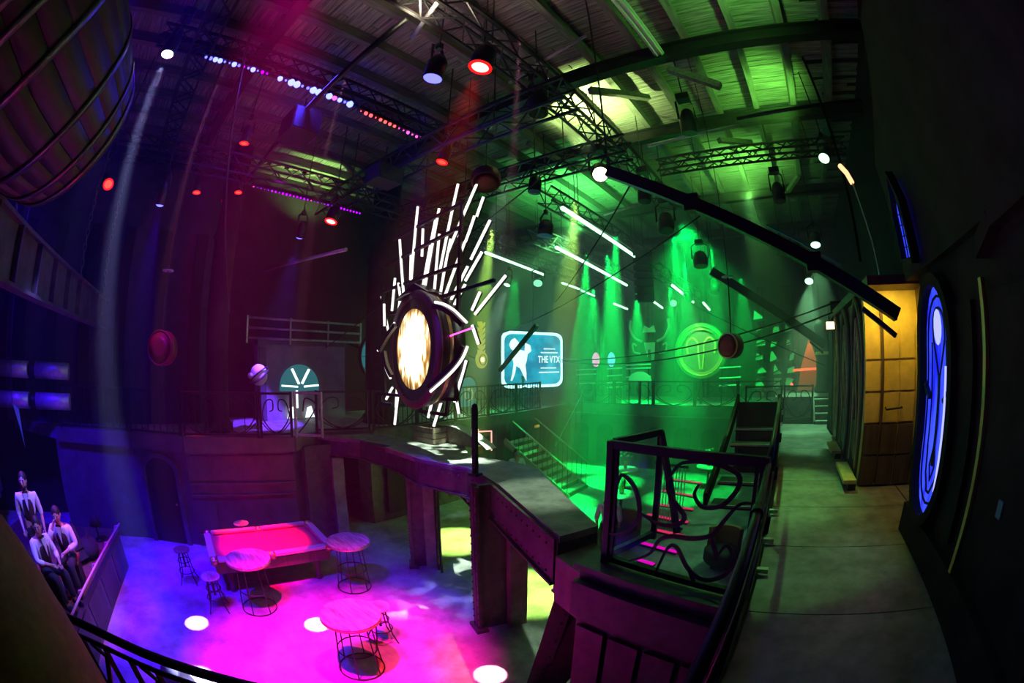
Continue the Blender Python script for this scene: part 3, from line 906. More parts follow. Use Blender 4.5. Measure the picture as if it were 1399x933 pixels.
tend = [
    [(.40, 1.05), (.42, .82), (.46, .72), (.55, .60), (.50, .52), (.38, .50), (.25, .55)],
    [(.42, .86), (.50, 1.0), (.68, 1.03), (.84, .98), (.86, .88), (.78, .74), (.66, .70), (.60, .78), (.62, .86)],
    [(.97, .78), (.88, .76), (.80, .62), (.74, .50), (.62, .44), (.48, .42), (.40, .36), (.34, .22), (.20, .10)],
    [(.40, .06), (.46, .30), (.52, .34), (.62, .18), (.74, .12), (.86, .20), (.90, .34), (.84, .44), (.80, .36)],
    [(.02, .30), (.14, .34), (.24, .52), (.20, .74), (.10, .84), (.06, .74)],
    [(.62, .20), (.68, .06)], [(.74, .48), (.80, .30)],
]
for pth in tend:
    sp = spiral(pth)
    wd = [.016 + .020 * math.sin(math.pi * k / (len(sp) - 1)) for k in range(len(sp))]
    MB().ribbon([gpt(a, b, .015) for a, b in sp], wd, .014, gn).build('tendril', M['steel'], gp)
g2 = thing('guard_return', (-1.25, 3.5, 2.67), 'short black framed return panel behind the glass guard panel', 'railing')
q0, q1 = Vector((-1.36, 3.16, 2.67)), Vector((-1.16, 3.78, 2.67))
for q in (q0, q1):
    MB().bar(q, q + Vector((0, 0, 1.1)), .05, .05, (1, 0, 0)).build('post', M['steel'], g2)
for v in (.06, 1.08):
    MB().bar(q0 + Vector((0, 0, v)), q1 + Vector((0, 0, v)), .05, .06).build('rail', M['steel'], g2)
MB().bar(q1 + Vector((0, 0, 1.08)), q1 + Vector((.30, -.25, .2)), .05, .05).build('brace', M['steel'], g2)

hr = thing('gallery_handrail', (-.08, 4, 2.65), 'long black handrail with brackets along the open side of the right gallery', 'railing')
MB().tube([(-.08, .35, 3.72), (-.08, 1.8, 3.72), (-.08, 2.85, 3.72)], .022, 10).build('top_rail', M['steel'], hr, True)
MB().tube([(-.045, .35, 3.66), (-.045, 2.85, 3.66)], .011, 8).build('lower_rail', M['steel'], hr, True)
MB().tube([(-.08, 2.85, 3.72), (-.08, 8.0, 3.72)], .028, 8).build('top_rail', M['steel'], hr, True)
MB().bar((-.1, -.2, 2.82), (-.1, 12, 2.82), .03, .06).build('toe_rail', M['steel'], hr)
for y in (1.9, 2.85, 4.2, 5.6, 7.0, 8.0):
    MB().bar((-.08, y, 2.6), (-.08, y, 3.7), .045, .03).build('post', M['steel'], hr)
    MB().tube([(-.08, y, 3.60), (-.02, y, 3.62), (-.02, y, 3.70)], .012, 6).build('bracket', M['steel'], hr)
MB().tube([(-.08, 1.86, 3.72), (-.08, 1.95, 3.72)], .034, 10).build('coupling', M['steel'], hr)
for y in (3.3, 3.95, 4.8):
    MB().bar((-.1, y, 2.7), (.05, y, 2.7), .05, .04).build('floor_bracket', M['paleiron'], hr)

# curved balustrade right in front of the photographer
cb = thing('curved_balustrade', (-1.4, -.1, 2.25), 'curved black balustrade with flat bars in the bottom left corner', 'railing')
cp = spiral([(-2.05, -1.1, 0), (-1.86, -.62, 0), (-1.52, -.18, 0), (-1.26, .14, 0), (-.98, .44, 0), (-.60, .70, 0), (-.12, .92, 0)], 7)
MB().tube([(x, y, 3.26) for x, y, z in cp], .024, 10).build('handrail', M['steel'], cb, True)
MB().tube([(x, y, 3.17) for x, y, z in cp], .014, 8).build('under_rail', M['steel'], cb, True)
MB().tube([(x, y, 2.36) for x, y, z in cp], .02, 8).build('bottom_rail', M['steel'], cb, True)
for k in range(1, len(cp) - 1, 2):
    x, y, z = cp[k]
    MB().bar((x, y, 2.25), (x + .02, y + .02, 3.17), .03, .012, (1, 1, 0)).build('baluster', M['steel'], cb)
for k in (7, 11, 15, 19):
    x, y, _ = cp[k]
    x2, y2, _ = cp[k + 2]
    MB().ribbon([(x, y, 2.8), ((x + x2) / 2, (y + y2) / 2, 2.94), (x2, y2, 3.10), ((x + x2) / 2, (y + y2) / 2, 3.16)], .03, .012, (y2 - y, x - x2, 0)).build('scroll', M['steel'], cb)
bc = thing('armchair', (-.95, -.62, 2.25), 'dark brown rounded upholstered chair back close to the lens, bottom left corner', 'chair')
MB().ball((-.86, -.52, 3.62), .30, .22, .52, 24, 16).build('backrest', M['leather'], bc, True)
MB().ball((-.95, -.85, 3.10), .36, .3, .12, 18, 8).build('seat', M['leather'], bc, True)
for sx, sy in ((-.25, -.2), (.25, -.2), (-.25, .2), (.25, .2)):
    MB().bar((-.95 + sx, -.8 + sy, 2.25), (-.95 + sx * .9, -.8 + sy * .9, 3.05), .04, .04, (1, 0, 0)).build('leg', M['wood'], bc)


def balustrade(a, b, z, label, n_bal, scroll=True, h=1.0, m='steel', group=None):
    a, b = Vector((*a, z)), Vector((*b, z))
    t = thing('balustrade', (a + b) / 2, label, 'railing', group)
    d = (b - a)
    L_ = d.length
    u = d.normalized()
    n = Vector((u.y, -u.x, 0))
    for q in (a, b):
        MB().bar(q, q + Vector((0, 0, h + .04)), .06, .06, n).build('post', M[m], t)
    for v in (.08, h):
        MB().bar(a + Vector((0, 0, v)), b + Vector((0, 0, v)), .04, .05).build('rail', M[m], t)
    if n_bal:
        for k in range(1, n_bal):
            p = a + d * (k / n_bal)
            MB().bar(p + Vector((0, 0, .08)), p + Vector((0, 0, h)), .018, .018, n).build('baluster', M[m], t)
    if scroll:
        ns = max(1, round(L_ / 1.1))
        for k in range(ns):
            for s in (-1, 1):
                c = (k + .5) / ns
                w_ = .46 / ns
                pts = spiral([(c, .1), (c + s * w_ * .5, .22), (c + s * w_ * .95, .5), (c + s * w_ * .7, .82), (c + s * w_ * .25, .85), (c + s * w_ * .2, .65), (c + s * w_ * .45, .6)], 5)
                MB().ribbon([a + d * p + Vector((0, 0, q * h)) + n * .012 for p, q in pts], .03, .012, n).build('scroll', M[m], t)
                MB().ribbon([a + d * (c + s * w_ * q) + Vector((0, 0, h * (.1 + .25 * q * q))) + n * .012 for q in (0, .4, .7, 1)], .022, .012, n).build('scroll', M[m], t)
    return t


bw = 'balustrades of the left balcony'
balustrade((-11.35, -2.3), (-10.72, -.25), 2.65, 'plain iron balustrade at the far left of the left balcony', 10, False)
balustrade((-10.68, -.15), (-9.95, 1.15), 2.65, 'dark iron balustrade on the left balcony above the arched doorway', 8, False)
balustrade((-9.9, 1.25), (-9.35, 3.0), 2.65, 'iron balustrade on the left balcony above the pool table wall', 6, True)
balustrade((-9.33, 3.08), (-9.15, 3.8), 2.65, 'short scrolled balustrade panel beside the open gate', 0, True)
gt = thing('iron_gate', (-9.1, 3.9, 2.65), 'open framed iron gate at the end of the footbridge', 'gate')
ga, gb = Vector((-9.12, 3.9, 2.65)), Vector((-8.75, 4.42, 2.65))
gu = (gb - ga)
for q in (ga, gb):
    MB().bar(q, q + Vector((0, 0, 1.05)), .05, .05).build('stile', M['paleiron'], gt)
for v in (.05, 1.02):
    MB().bar(ga + Vector((0, 0, v)), gb + Vector((0, 0, v)), .04, .05).build('rail', M['paleiron'], gt)
MB().ribbon([ga + gu * a + Vector((0, 0, b)) for a, b in spiral([(.1, .1), (.5, .4), (.8, .75), (.4, .9), (.3, .6)], 6)], .03, .012, (gu.y, -gu.x, 0)).build('scroll', M['steel'], gt)
balustrade((-9.4, 4.6), (-8.98, 5.9), 2.65, 'scrolled iron balustrade at the corner behind the footbridge gate', 0, True)
for k in range(5):
    y0 = 6.0 + 1.44 * k
    balustrade((-8.92 + .04 * k, y0), (-8.88 + .04 * k, y0 + 1.40), 2.65, ('iron balustrade on the left hall gallery, ' + ('nearest the bridge', 'second from the bridge', 'middle of five', 'second from the far end', 'farthest from the bridge')[k]), 9, True, group='balustrades of the left hall gallery')
xs = [-8.6, -6.9, -5.2, -3.5, -1.8, -.1]
nm = ('left corner', 'second from the left', 'below the crest', 'left of the ring', 'below the ring')
for k in range(5):
    balustrade((xs[k], 15.9), (xs[k + 1] - .06, 15.9), 2.62, 'scrolled iron balustrade of the far gallery, ' + nm[k], 0, True, group='balustrades of the far gallery')
balustrade((.0, 12.9), (.9, 12.9), 2.62, 'scrolled iron balustrade panel beside the little steel steps', 0, True)
balustrade((-1.2, 12.6), (-.1, 12.9), 2.62, 'scrolled iron balustrade panel at the end of the right gallery', 0, True)

# little steel steps at the end of the gallery, platform behind
st = thing('steel_steps', (1.25, 12.2, 2.65), 'small steel steps at the far end of the right gallery', 'stairs')
for k in range(4):
    MB().box((1.25, 12.05 + .26 * k, 2.72 + .17 * k), (.62, .22, .035)).build('tread', M['paleiron'], st)
for sx in (.93, 1.57):
    MB().bar((sx, 11.95, 2.66), (sx, 13.0, 3.32), .04, .16).build('stringer', M['steel'], st)
MB().slab([(-.3, 13.0), (2.6, 13.0), (2.6, 15.8), (-.3, 15.8)], 2.65, 3.3).build('top_platform', M['deck'], st)

# sunken stair beside the gallery with lit nosings
ss = thing('dark_stair', (-.5, 6.5, 2.0), 'dark steel stair with bright tread edges left of the gallery rail', 'stairs')
for k in range(5):
    y = 5.2 + .5 * k
    z = 2.62 + .16 * k
    MB().box((-.48, y, z), (.72, .3, .04)).build('tread', M['steel'], ss)
    MB().bar((-.84, y - .15, z + .02), (-.12, y - .15, z + .02), .02, .03).build('nosing', M['paleiron'], ss)
for sx in (-.88, -.1):
    MB().bar((sx, 4.9, 2.75), (sx, 7.8, 3.7), .05, .2).build('stringer', M['steel'], ss)
    MB().bar((sx, 7.8, 3.7), (sx, 7.8, 2.4), .05, .05).build('post', M['steel'], ss)
MB().box((-.48, 7.85, 3.0), (.76, .03, 1.3)).build('back_panel', M['steel'], ss)

# ================================================================== EYE SCULPTURE
ey = thing('eye_sculpture', (-6.3, 5.5, 3.4), 'hanging eye sculpture of white light tubes around a glowing drum lens', 'sculpture')
ec = Vector((-6.26, 5.12, 4.64))
ax = Vector((.25, .97, 0)).normalized()
dr = MB().lathe([(1.04, 0), (1.10, .03), (1.10, .20), (1.05, .22), (1.05, .30), (1.08, .32), (1.08, .52), (.8, .58)], 56, ec, ax)
drum = dr.build('drum', M['steel'], ey, True)
MB().lathe([(.97, -.02), (1.11, -.02), (1.13, .02), (1.11, .06), (.98, .05), (.97, -.02)], 48, ec, ax, False).build('rim', M['wood'], drum, True)
MB().lathe([(1.055, .22), (1.07, .23), (1.07, .29), (1.055, .30)], 48, ec, ax, False).build('ring', M['brass'], drum, True)
lm = emit('lens_glow', (1, .8, .45), 3.0)
nt = lm.node_tree
e_ = [n for n in nt.nodes if n.type == 'EMISSION'][0]
tc = nt.nodes.new('ShaderNodeTexCoord')
sb = nt.nodes.new('ShaderNodeVectorMath')
sb.operation = 'SUBTRACT'
sb.inputs[1].default_value = tuple(ec - ey.location)
nt.links.new(tc.outputs['Object'], sb.inputs[0])
ln = nt.nodes.new('ShaderNodeVectorMath')
ln.operation = 'LENGTH'
nt.links.new(sb.outputs[0], ln.inputs[0])
vz = nt.nodes.new('ShaderNodeTexNoise')
vz.inputs['Scale'].default_value = 5.5
mp = nt.nodes.new('ShaderNodeMapping')
mp.inputs['Scale'].default_value = (1.6, 1, .45)
nt.links.new(sb.outputs[0], mp.inputs[0])
nt.links.new(mp.outputs[0], vz.inputs['Vector'])
ma = nt.nodes.new('ShaderNodeMath')
ma.operation = 'MULTIPLY_ADD'
ma.inputs[1].default_value = 0.75
nt.links.new(vz.outputs[0], ma.inputs[0])
ms = nt.nodes.new('ShaderNodeMath')
ms.operation = 'MULTIPLY'
ms.inputs[1].default_value = 0.70
nt.links.new(ln.outputs['Value'], ms.inputs[0])
nt.links.new(ms.outputs[0], ma.inputs[2])
rp_ = nt.nodes.new('ShaderNodeValToRGB')
rp_.color_ramp.elements[0].position = .70
rp_.color_ramp.elements[0].color = (1, .86, .55, 1)
rp_.color_ramp.elements[1].position = 1.0
rp_.color_ramp.elements[1].color = (.035, .018, .006, 1)
x_ = rp_.color_ramp.elements.new(.86)
x_.color = (.26, .13, .03, 1)
nt.links.new(ma.outputs[0], rp_.inputs[0])
nt.links.new(rp_.outputs[0], e_.inputs[0])
MB().lathe([(.97, .02), (.66, -.01), (.33, -.03), (.001, -.035)], 40, ec, ax, False).build('lens', lm, drum, True)
MB().prism([(-.55, .98), (.05, 1.25), (.45, 1.05), (.1, 1.10), (-.25, 1.06)], ec + Vector((0, -.04, 0)), (1, 0, 0), (0, 0, 1), (0, .5, 0)).build('brow_plate', M['steel'], ey)
tubes = [(-6.5, 7.59, -6.59, 6.03), (-6.41, 7.1, -6.4, 6.51), (-6.15, 7.26, -6.48, 5.8), (-5.89, 7.4, -6.22, 5.83), (-5.96, 6.9, -6.05, 5.74), (-7.05, 6.98, -6.81, 5.7), (-6.76, 6.64, -6.74, 6.07), (-5.7, 6.76, -5.93, 5.7), (-7.21, 6.17, -7.28, 5.47), (-7.09, 6.0, -7.19, 5.39), (-7.02, 6.03, -6.87, 5.51), (-5.44, 7.82, -5.85, 6.13), (-5.34, 7.35, -5.53, 6.76), (-4.83, 7.77, -5.6, 6.43), (-4.82, 7.39, -4.98, 7.03), (-4.89, 6.99, -5.02, 6.69), (-4.61, 6.87, -5.05, 6.22), (-5.11, 6.98, -5.57, 6.05), (-5.16, 6.56, -5.66, 5.58), (-5.17, 6.12, -5.61, 5.51), (-4.7, 6.28, -5.08, 5.82), (-5.18, 5.78, -5.46, 5.42), (-4.91, 5.63, -5.1, 5.32), (-4.22, 5.81, -4.89, 5.22), (-7.83, 5.85, -7.52, 5.03), (-7.51, 5.64, -7.47, 5.16), (-5.0, 5.04, -4.85, 4.71), (-7.25, 4.02, -7.32, 3.42), (-7.01, 3.87, -7.18, 3.08), (-7.37, 3.85, -7.61, 3.58), (-5.85, 3.87, -6.04, 3.35), (-5.64, 3.96, -6.0, 3.18), (-5.56, 4.08, -5.42, 3.46), (-5.09, 4.43, -5.38, 3.69)]
for k, (a, b, c, d) in enumerate(tubes):
    y = 5.42 + .05 * ((k * 7) % 5 - 2)
    lt = MB().tube([(a, y, b), (c, y, d)], .026, 8).build('light_tube', M['e_white'], ey, True)
    MB().bar((a, y + .04, b), (c, y + .04, d), .05, .03, (0, 1, 0)).build('tube_channel', M['steel'], lt)
for pth in ([(-7.44, 4.63), (-7.16, 4.94), (-6.84, 5.2)], [(-5.83, 5.51), (-5.59, 5.45), (-5.34, 5.33), (-5.15, 5.19), (-5.01, 5.08)], [(-7.26, 4.61), (-7.15, 4.29), (-6.96, 4.05)], [(-5.94, 3.85), (-5.58, 4.08), (-5.29, 4.29), (-5.1, 4.48), (-4.99, 4.67)]):
    sp = spiral(pth, 5)
    sp = [(a * .925 - (.22 if a < -6.5 else 0), 4.4 + (b - 4.4) * .925) for a, b in sp]
    lt = MB().tube([(a, 4.9, b) for a, b in sp], .024, 8).build('eyelid_tube', M['e_white'], ey, True)
    cz, cx = 4.66, -5.75
    MB().ribbon([(a + (cx - a) * .06, 4.88, b + (cz - b) * .09) for a, b in sp], .085, .07, (0, 1, 0)).build('eyelid_channel', M['steel'], lt)
for a, b in (((-5.22, 7.37), (-5.3, 3.74)), ((-7.61, 6.08), (-7.47, 3.75)), ((-7.31, 7.03), (-5.13, 7.34)), ((-7.53, 6.48), (-5.2, 6.86)), ((-7.63, 5.91), (-5.18, 6.15)), ((-7.33, 5.4), (-4.43, 5.75)), ((-7.78, 3.70), (-5.3, 3.74)),
             ((-6.3, 3.72), (-6.3, 3.45)), ((-6.3, 3.45), (-5.55, 3.45)), ((-5.55, 3.45), (-5.5, 3.74)), ((-7.6, 3.72), (-7.6, 3.5)), ((-7.6, 3.5), (-7.2, 3.5))):
    MB().bar((a[0], 5.34, a[1]), (b[0], 5.34, b[1]), .06, .06, (0, 1, 0)).build('frame_bar', M['steel'], ey)
for x in (-7.2, -5.22):
    MB().tube([(x, 5.4, 7.0), (x, 5.4, 10.42)], .008, 6).build('hanging_wire', M['steel'], ey)
area('eye_tubes_light', (-6.0, 5.1, 6.2), (-6.0, 2.0, 6.0), (1, .97, .9), 8, 1.6, 1.8)

# ================================================================== PROJECTED TITLE SCREEN
S0, S1 = Vector((-10.29, 12.83, 0)), Vector((-9.23, 15.64, 0))
su = (S1 - S0).normalized()
sn = Vector((su.y, -su.x, 0))
SW = (S1 - S0).length
sc_ = thing('title_screen', (S0 + S1) / 2 + Vector((0, 0, 3.4)), 'glowing cyan title screen with a white ghostly figure, rounded corners', 'screen')


def sp_(a, b, o=0.0):
    return S0 + su * (a * SW) + Vector((0, 0, 3.38 + 2.25 * b)) + sn * o


def rrect(x0, y0, x1, y1, r_, n=5):
    P = []
    for cx, cy_, a0 in ((x1 - r_, y1 - r_, 0), (x0 + r_, y1 - r_, 90), (x0 + r_, y0 + r_, 180), (x1 - r_, y0 + r_, 270)):
        for k in range(n + 1):
            P.append((cx + r_ * math.cos(R(a0 + 90 * k / n)), cy_ + r_ * math.sin(R(a0 + 90 * k / n))))
    return P


e_scr = emit_noise('screen_blue', (.0, .22, .40), (.01, .55, .75), 1.1, 1.6)
e_edge = emit('screen_edge', (.5, 1, 1), 2.2)
e_fig = emit('screen_figure', (.8, 1, 1), 1.5)
pr = lambda poly, o, t, name, m, par: MB().prism([(a * SW, b * 2.25) for a, b in poly], sp_(0, 0, o), su, (0, 0, 1), sn * t).build(name, m, par)
fr_ = pr(rrect(-.02, -.02, 1.02, 1.02, .15), -.06, .05, 'frame', M['steel'], sc_)
bl = pr(rrect(0, 0, 1, 1, .13), 0, .02, 'glowing_border', e_edge, sc_)
pic = pr(rrect(.04, .05, .96, .95, .12), .022, .01, 'picture', e_scr, sc_)
fig = [[(.20, .88), (.26, .80), (.27, .70), (.22, .66), (.14, .68), (.11, .76), (.14, .84)],
       [(.36, .80), (.44, .76), (.46, .66), (.40, .60), (.35, .66)],
       [(.16, .66), (.24, .68), (.34, .66), (.40, .60), (.38, .46), (.36, .40), (.26, .36), (.18, .42), (.16, .52)],
       [(.18, .44), (.22, .40), (.20, .26), (.16, .14), (.13, .13), (.16, .26)],
       [(.26, .38), (.36, .42), (.38, .26), (.38, .12), (.34, .20), (.31, .28)]]
for f_ in fig:
    pr(f_, .034, .006, 'white_figure', e_fig, pic)
pr([(.30, .22), (.35, .2), (.34, .03), (.31, .03)], .034, .006, 'dark_figure', M['steel'], pic)
cu = bpy.data.curves.new('title', 'FONT')
cu.body = 'THE VTX'
cu.size = .36
cu.align_x = 'CENTER'
cu.align_y = 'CENTER'
cu.extrude = .004
cu.offset = .006
tx = bpy.data.objects.new('title_lettering', cu)
COL.objects.link(tx)
cu.materials.append(e_fig)
dg = bpy.context.evaluated_depsgraph_get()
me = bpy.data.meshes.new_from_object(tx.evaluated_get(dg))
bpy.data.objects.remove(tx)
tx = bpy.data.objects.new('title_lettering', me)
COL.objects.link(tx)
me.materials.clear()
me.materials.append(e_fig)
mx = Matrix((su, Vector((0, 0, 1)), sn)).transposed().to_4x4()
tx.parent = pic
tx.matrix_local = Matrix.Translation(sp_(.755, .50, .045) - sc_.location) @ mx @ Matrix.Diagonal((.78, 1.1, 1, 1))
for (c, hw_, b) in ((.755, .09, .70), (.755, .14, .63), (.755, .14, .35), (.755, .17, .27)):
    x = c - hw_
    while x < c + hw_ - .01:
        wv = random.uniform(.015, .035)
        pr([(x, b - .011), (x + wv, b - .011), (x + wv, b + .011), (x, b + .011)], .034, .006, 'small_print', e_fig, pic)
        x += wv + .006
MB().bar(sp_(-.1, -.02, .1), sp_(-.1, -.5, .1), .06, .06).build('stand_post', M['steel'], sc_)
MB().bar(sp_(.5, 1.02, -.03), sp_(.5, 1.9, -.03), .03, .03).build('hanging_rod', M['steel'], sc_)
MB().bar((-8.85, 10.95, 4.12), (-7.0, 10.4, 5.5), .11, .11).build('stay_bar', M['steel'], sc_)
area('screen_light', sp_(.5, .5, .25), sp_(.5, .5, 2), (.1, .8, 1), 25, 2.6, 2.0)

# ================================================================== RIGGING
def truss(a, b, size, label, group=None):
    a, b = Vector(a), Vector(b)
    d = (b - a).normalized()
    s = Vector((d.y, -d.x, 0)).normalized() * (size / 2)
    u = Vector((0, 0, size / 2))
    t = thing('box_truss', (a + b) / 2, label, 'truss', group)
    cs = [s + u, -s + u, -s - u, s - u]
    for c in cs:
        MB().bar(a + c, b + c, .045, .045).build('chord', M['truss'], t)
    n = max(2, int((b - a).length / size))
    m_ = MB()
    for k in range(n):
        p, q = a.lerp(b, k / n), a.lerp(b, (k + 1) / n)
        for i in range(4):
            c0, c1 = cs[i], cs[(i + 1) % 4]
            if k % 2:
                c0, c1 = c1, c0
            m_.bar(p + c0, q + c1, .022, .022)
    tag(m_.build('lacing', M['truss'], t), kind='stuff')
    for q in (.2, .8):
        p = a.lerp(b, q)
        if p.z < 9.4:
            MB().bar(p, (p.x, p.y, 10.42), .02, .02).build('hanging_wire', M['steel'], t)
    return t


truss((-9.0, -1.5, 8.55), (-9.0, 12.0, 8.55), .45, 'long black box truss above the left balcony')
truss((-3.1, 1.6, 8.95), (-3.1, 11.6, 8.95), .4, 'black box truss running along the middle of the roof')
truss((-6.4, -1.0, 9.55), (-6.4, 6.0, 9.55), .30, 'black box truss that carries the row of pixel light bars')
truss((-12.4, .1, 9.3), (-4.2, -.1, 9.3), .4, 'violet lit box truss across the hall at the far left')
truss((-10.2, 4.9, 8.5), (-2.6, 4.9, 8.5), .42, 'black box truss across the hall above the eye sculpture')
truss((-10.0, 7.2, 8.6), (-2.6, 7.2, 8.6), .4, 'black box truss across the hall behind the eye sculpture')
truss((-5.5, 8.6, 8.65), (-5.5, 16.6, 8.65), .4, 'box truss above the brightest green light tube')
truss((-6.75, 9.8, 8.1), (-6.75, 18.4, 8.1), .38, 'box truss above the second green light tube')
truss((-8.75, 9.2, 8.1), (-8.75, 19.0, 8.1), .38, 'box truss above the thin green tubes by the screen')
truss((-4.35, 13.6, 7.5), (-4.35, 20.4, 7.5), .38, 'box truss above the green tube near the lit ring')
truss((-2.6, 9.2, 9.0), (2.2, 9.2, 9.0), .3, 'slim box truss across the roof near the right wall')
truss((1.6, 7.6, 6.2), (1.6, 7.6, 10.2), .4, 'upright black truss tower by the right wall')
t = thing('cable_drum_hoist', (-4.9, 15.2, 6.0), 'dark hanging line of black loudspeakers in the green hall', 'speaker')
for k in range(7):
    MB().box((-4.95, 14.3, 8.25 - .27 * k), (.62, .4, .24), R(20)).build('speaker_box', M['blackfabric'], t)
    MB().box((-4.98, 14.08, 8.25 - .27 * k), (.58, .02, .2), R(20)).build('grille', M['steel'], t)
MB().tube([(-4.95, 14.3, 8.3), (-4.95, 14.3, 10.1)], .02, 6).build('chain', M['steel'], t)
t.name = 'hanging_speaker'

# sprinkler and conduit pipes under the boards
for k, (a, b, r_, m, lab) in enumerate((
        ((-3.9, 2.75, 9.0), (-2.75, 2.35, 9.0), .035, 'paleiron', 'pale short pipe above the twin lamps at the top edge'),
        ((-3.75, 4.85, 9.2), (-2.0, 4.45, 9.2), .03, 'paleiron', 'pale pipe crossing the lime lit boards'),
        ((-2.3, 7.6, 8.75), (-.3, 7.4, 8.75), .035, 'paleiron', 'green lit pipe right of the yellow spotlight'),
        ((-.3, 7.4, 8.9), (2.4, 7.1, 8.9), .04, 'steel', 'dark pipe across the green boards by the right wall'),
        ((-1.4, 12.0, 8.9), (2.2, 11.6, 8.9), .035, 'steel', 'dark pipe in front of the far green boards'),
        ((-4.6, 10.2, 8.4), (-3.4, 9.9, 8.4), .03, 'paleiron', 'short green lit pipe above the brightest tube'),
        ((-11.9, 2.6, 8.9), (-3.6, 2.4, 9.0), .05, 'steel', 'dark pipe across the roof left of the pixel bars'),
        ((-12.2, 4.0, 7.0), (-8.6, 4.9, 7.0), .05, 'paleiron', 'pale hanging pipe on the left under the purple bar'))):
    o = MB().tube([a, b], r_, 8).build('roof_pipe', M[m], None, True)
    tag(o, lab, 'pipe')
fl = thing('strip_light', (-1.6, 3.9, 10.0), 'unlit double strip light fitting under the boards at the top edge', 'light')
MB().bar((-1.42, 4.5, 10.0), (-1.35, 6.4, 10.0), .2, .06).build('housing', M['white'], fl)
for s in (-.05, .05):
    MB().tube([(-1.42 + s, 4.55, 9.95), (-1.35 + s, 6.35, 9.95)], .022, 8).build('tube', M['white'], fl)


def lantern(kind, pos, target, label, lens, lens_r, light=None, hang=.5, body=.34, group=None, name='spotlight'):
    """stage lantern: can, lens, yoke, clamp and (when lit) the lamp itself"""
    p = Vector(pos)
    d = (Vector(target) - p).normalized()
    t = thing(name, pos, label, 'light', group)
    back = -d * body
    if kind == 'head':
        MB().lathe([(lens_r * 1.12, .0), (lens_r * 1.2, .03), (lens_r * 1.25, body * .5), (lens_r * .9, body * .9), (lens_r * .5, body)], 16, p, -d).build('head', M['steel'], t, True)
        top_ = p + back * .6 + Vector((0, 0, hang))
        MB().box(tuple(top_), (.26, .2, .14)).build('base', M['steel'], t)
    else:
        MB().lathe([(lens_r * 1.1, -.04), (lens_r * 1.1, body * .7), (lens_r * .7, body), (lens_r * .3, body * 1.05)], 16, p, -d).build('can', M['steel'], t, True)
        top_ = p + back * .6 + Vector((0, 0, hang))
        MB().box(tuple(top_), (.08, .08, .12)).build('clamp', M['steel'], t)
    side = d.cross(Vector((0, 0, 1)))
    side = (side.normalized() if side.length > .05 else Vector((1, 0, 0))) * lens_r * 1.35
    mid_ = p + back * .55
    MB().ribbon([mid_ + side, mid_ + side + Vector((0, 0, hang * .8)), top_ + side * .3, top_ - side * .3, mid_ - side + Vector((0, 0, hang * .8)), mid_ - side], .05, .012, d).build('yoke', M['steel'], t)
    MB().lathe([(lens_r, 0), (lens_r * .6, .02), (.001, .03)], 18, p + d * (.042 if kind == 'par' else .004), d).build('lens', lens, t, True)
    if lens in (M['e_redhot'], M['e_red']):
        q_ = p + d * .05
        MB().lathe([(lens_r * .82, 0), (lens_r * 1.12, 0), (lens_r * 1.12, .012), (lens_r * .82, .012), (lens_r * .82, 0)], 20, q_, d, False).build('red_halo_ring', M['e_redhalo'], t, True)  # glowing ring added to draw the red halo round the lens
    MB().tube([top_, (top_.x, top_.y, 10.42)], .014, 6).build('drop_pipe', M['steel'], t)
    if light:
        col, pw, cone = light
        spot(name + '_lamp', tuple(p + d * .09), target, col, pw, cone, .5, lens_r * .6)
    return t


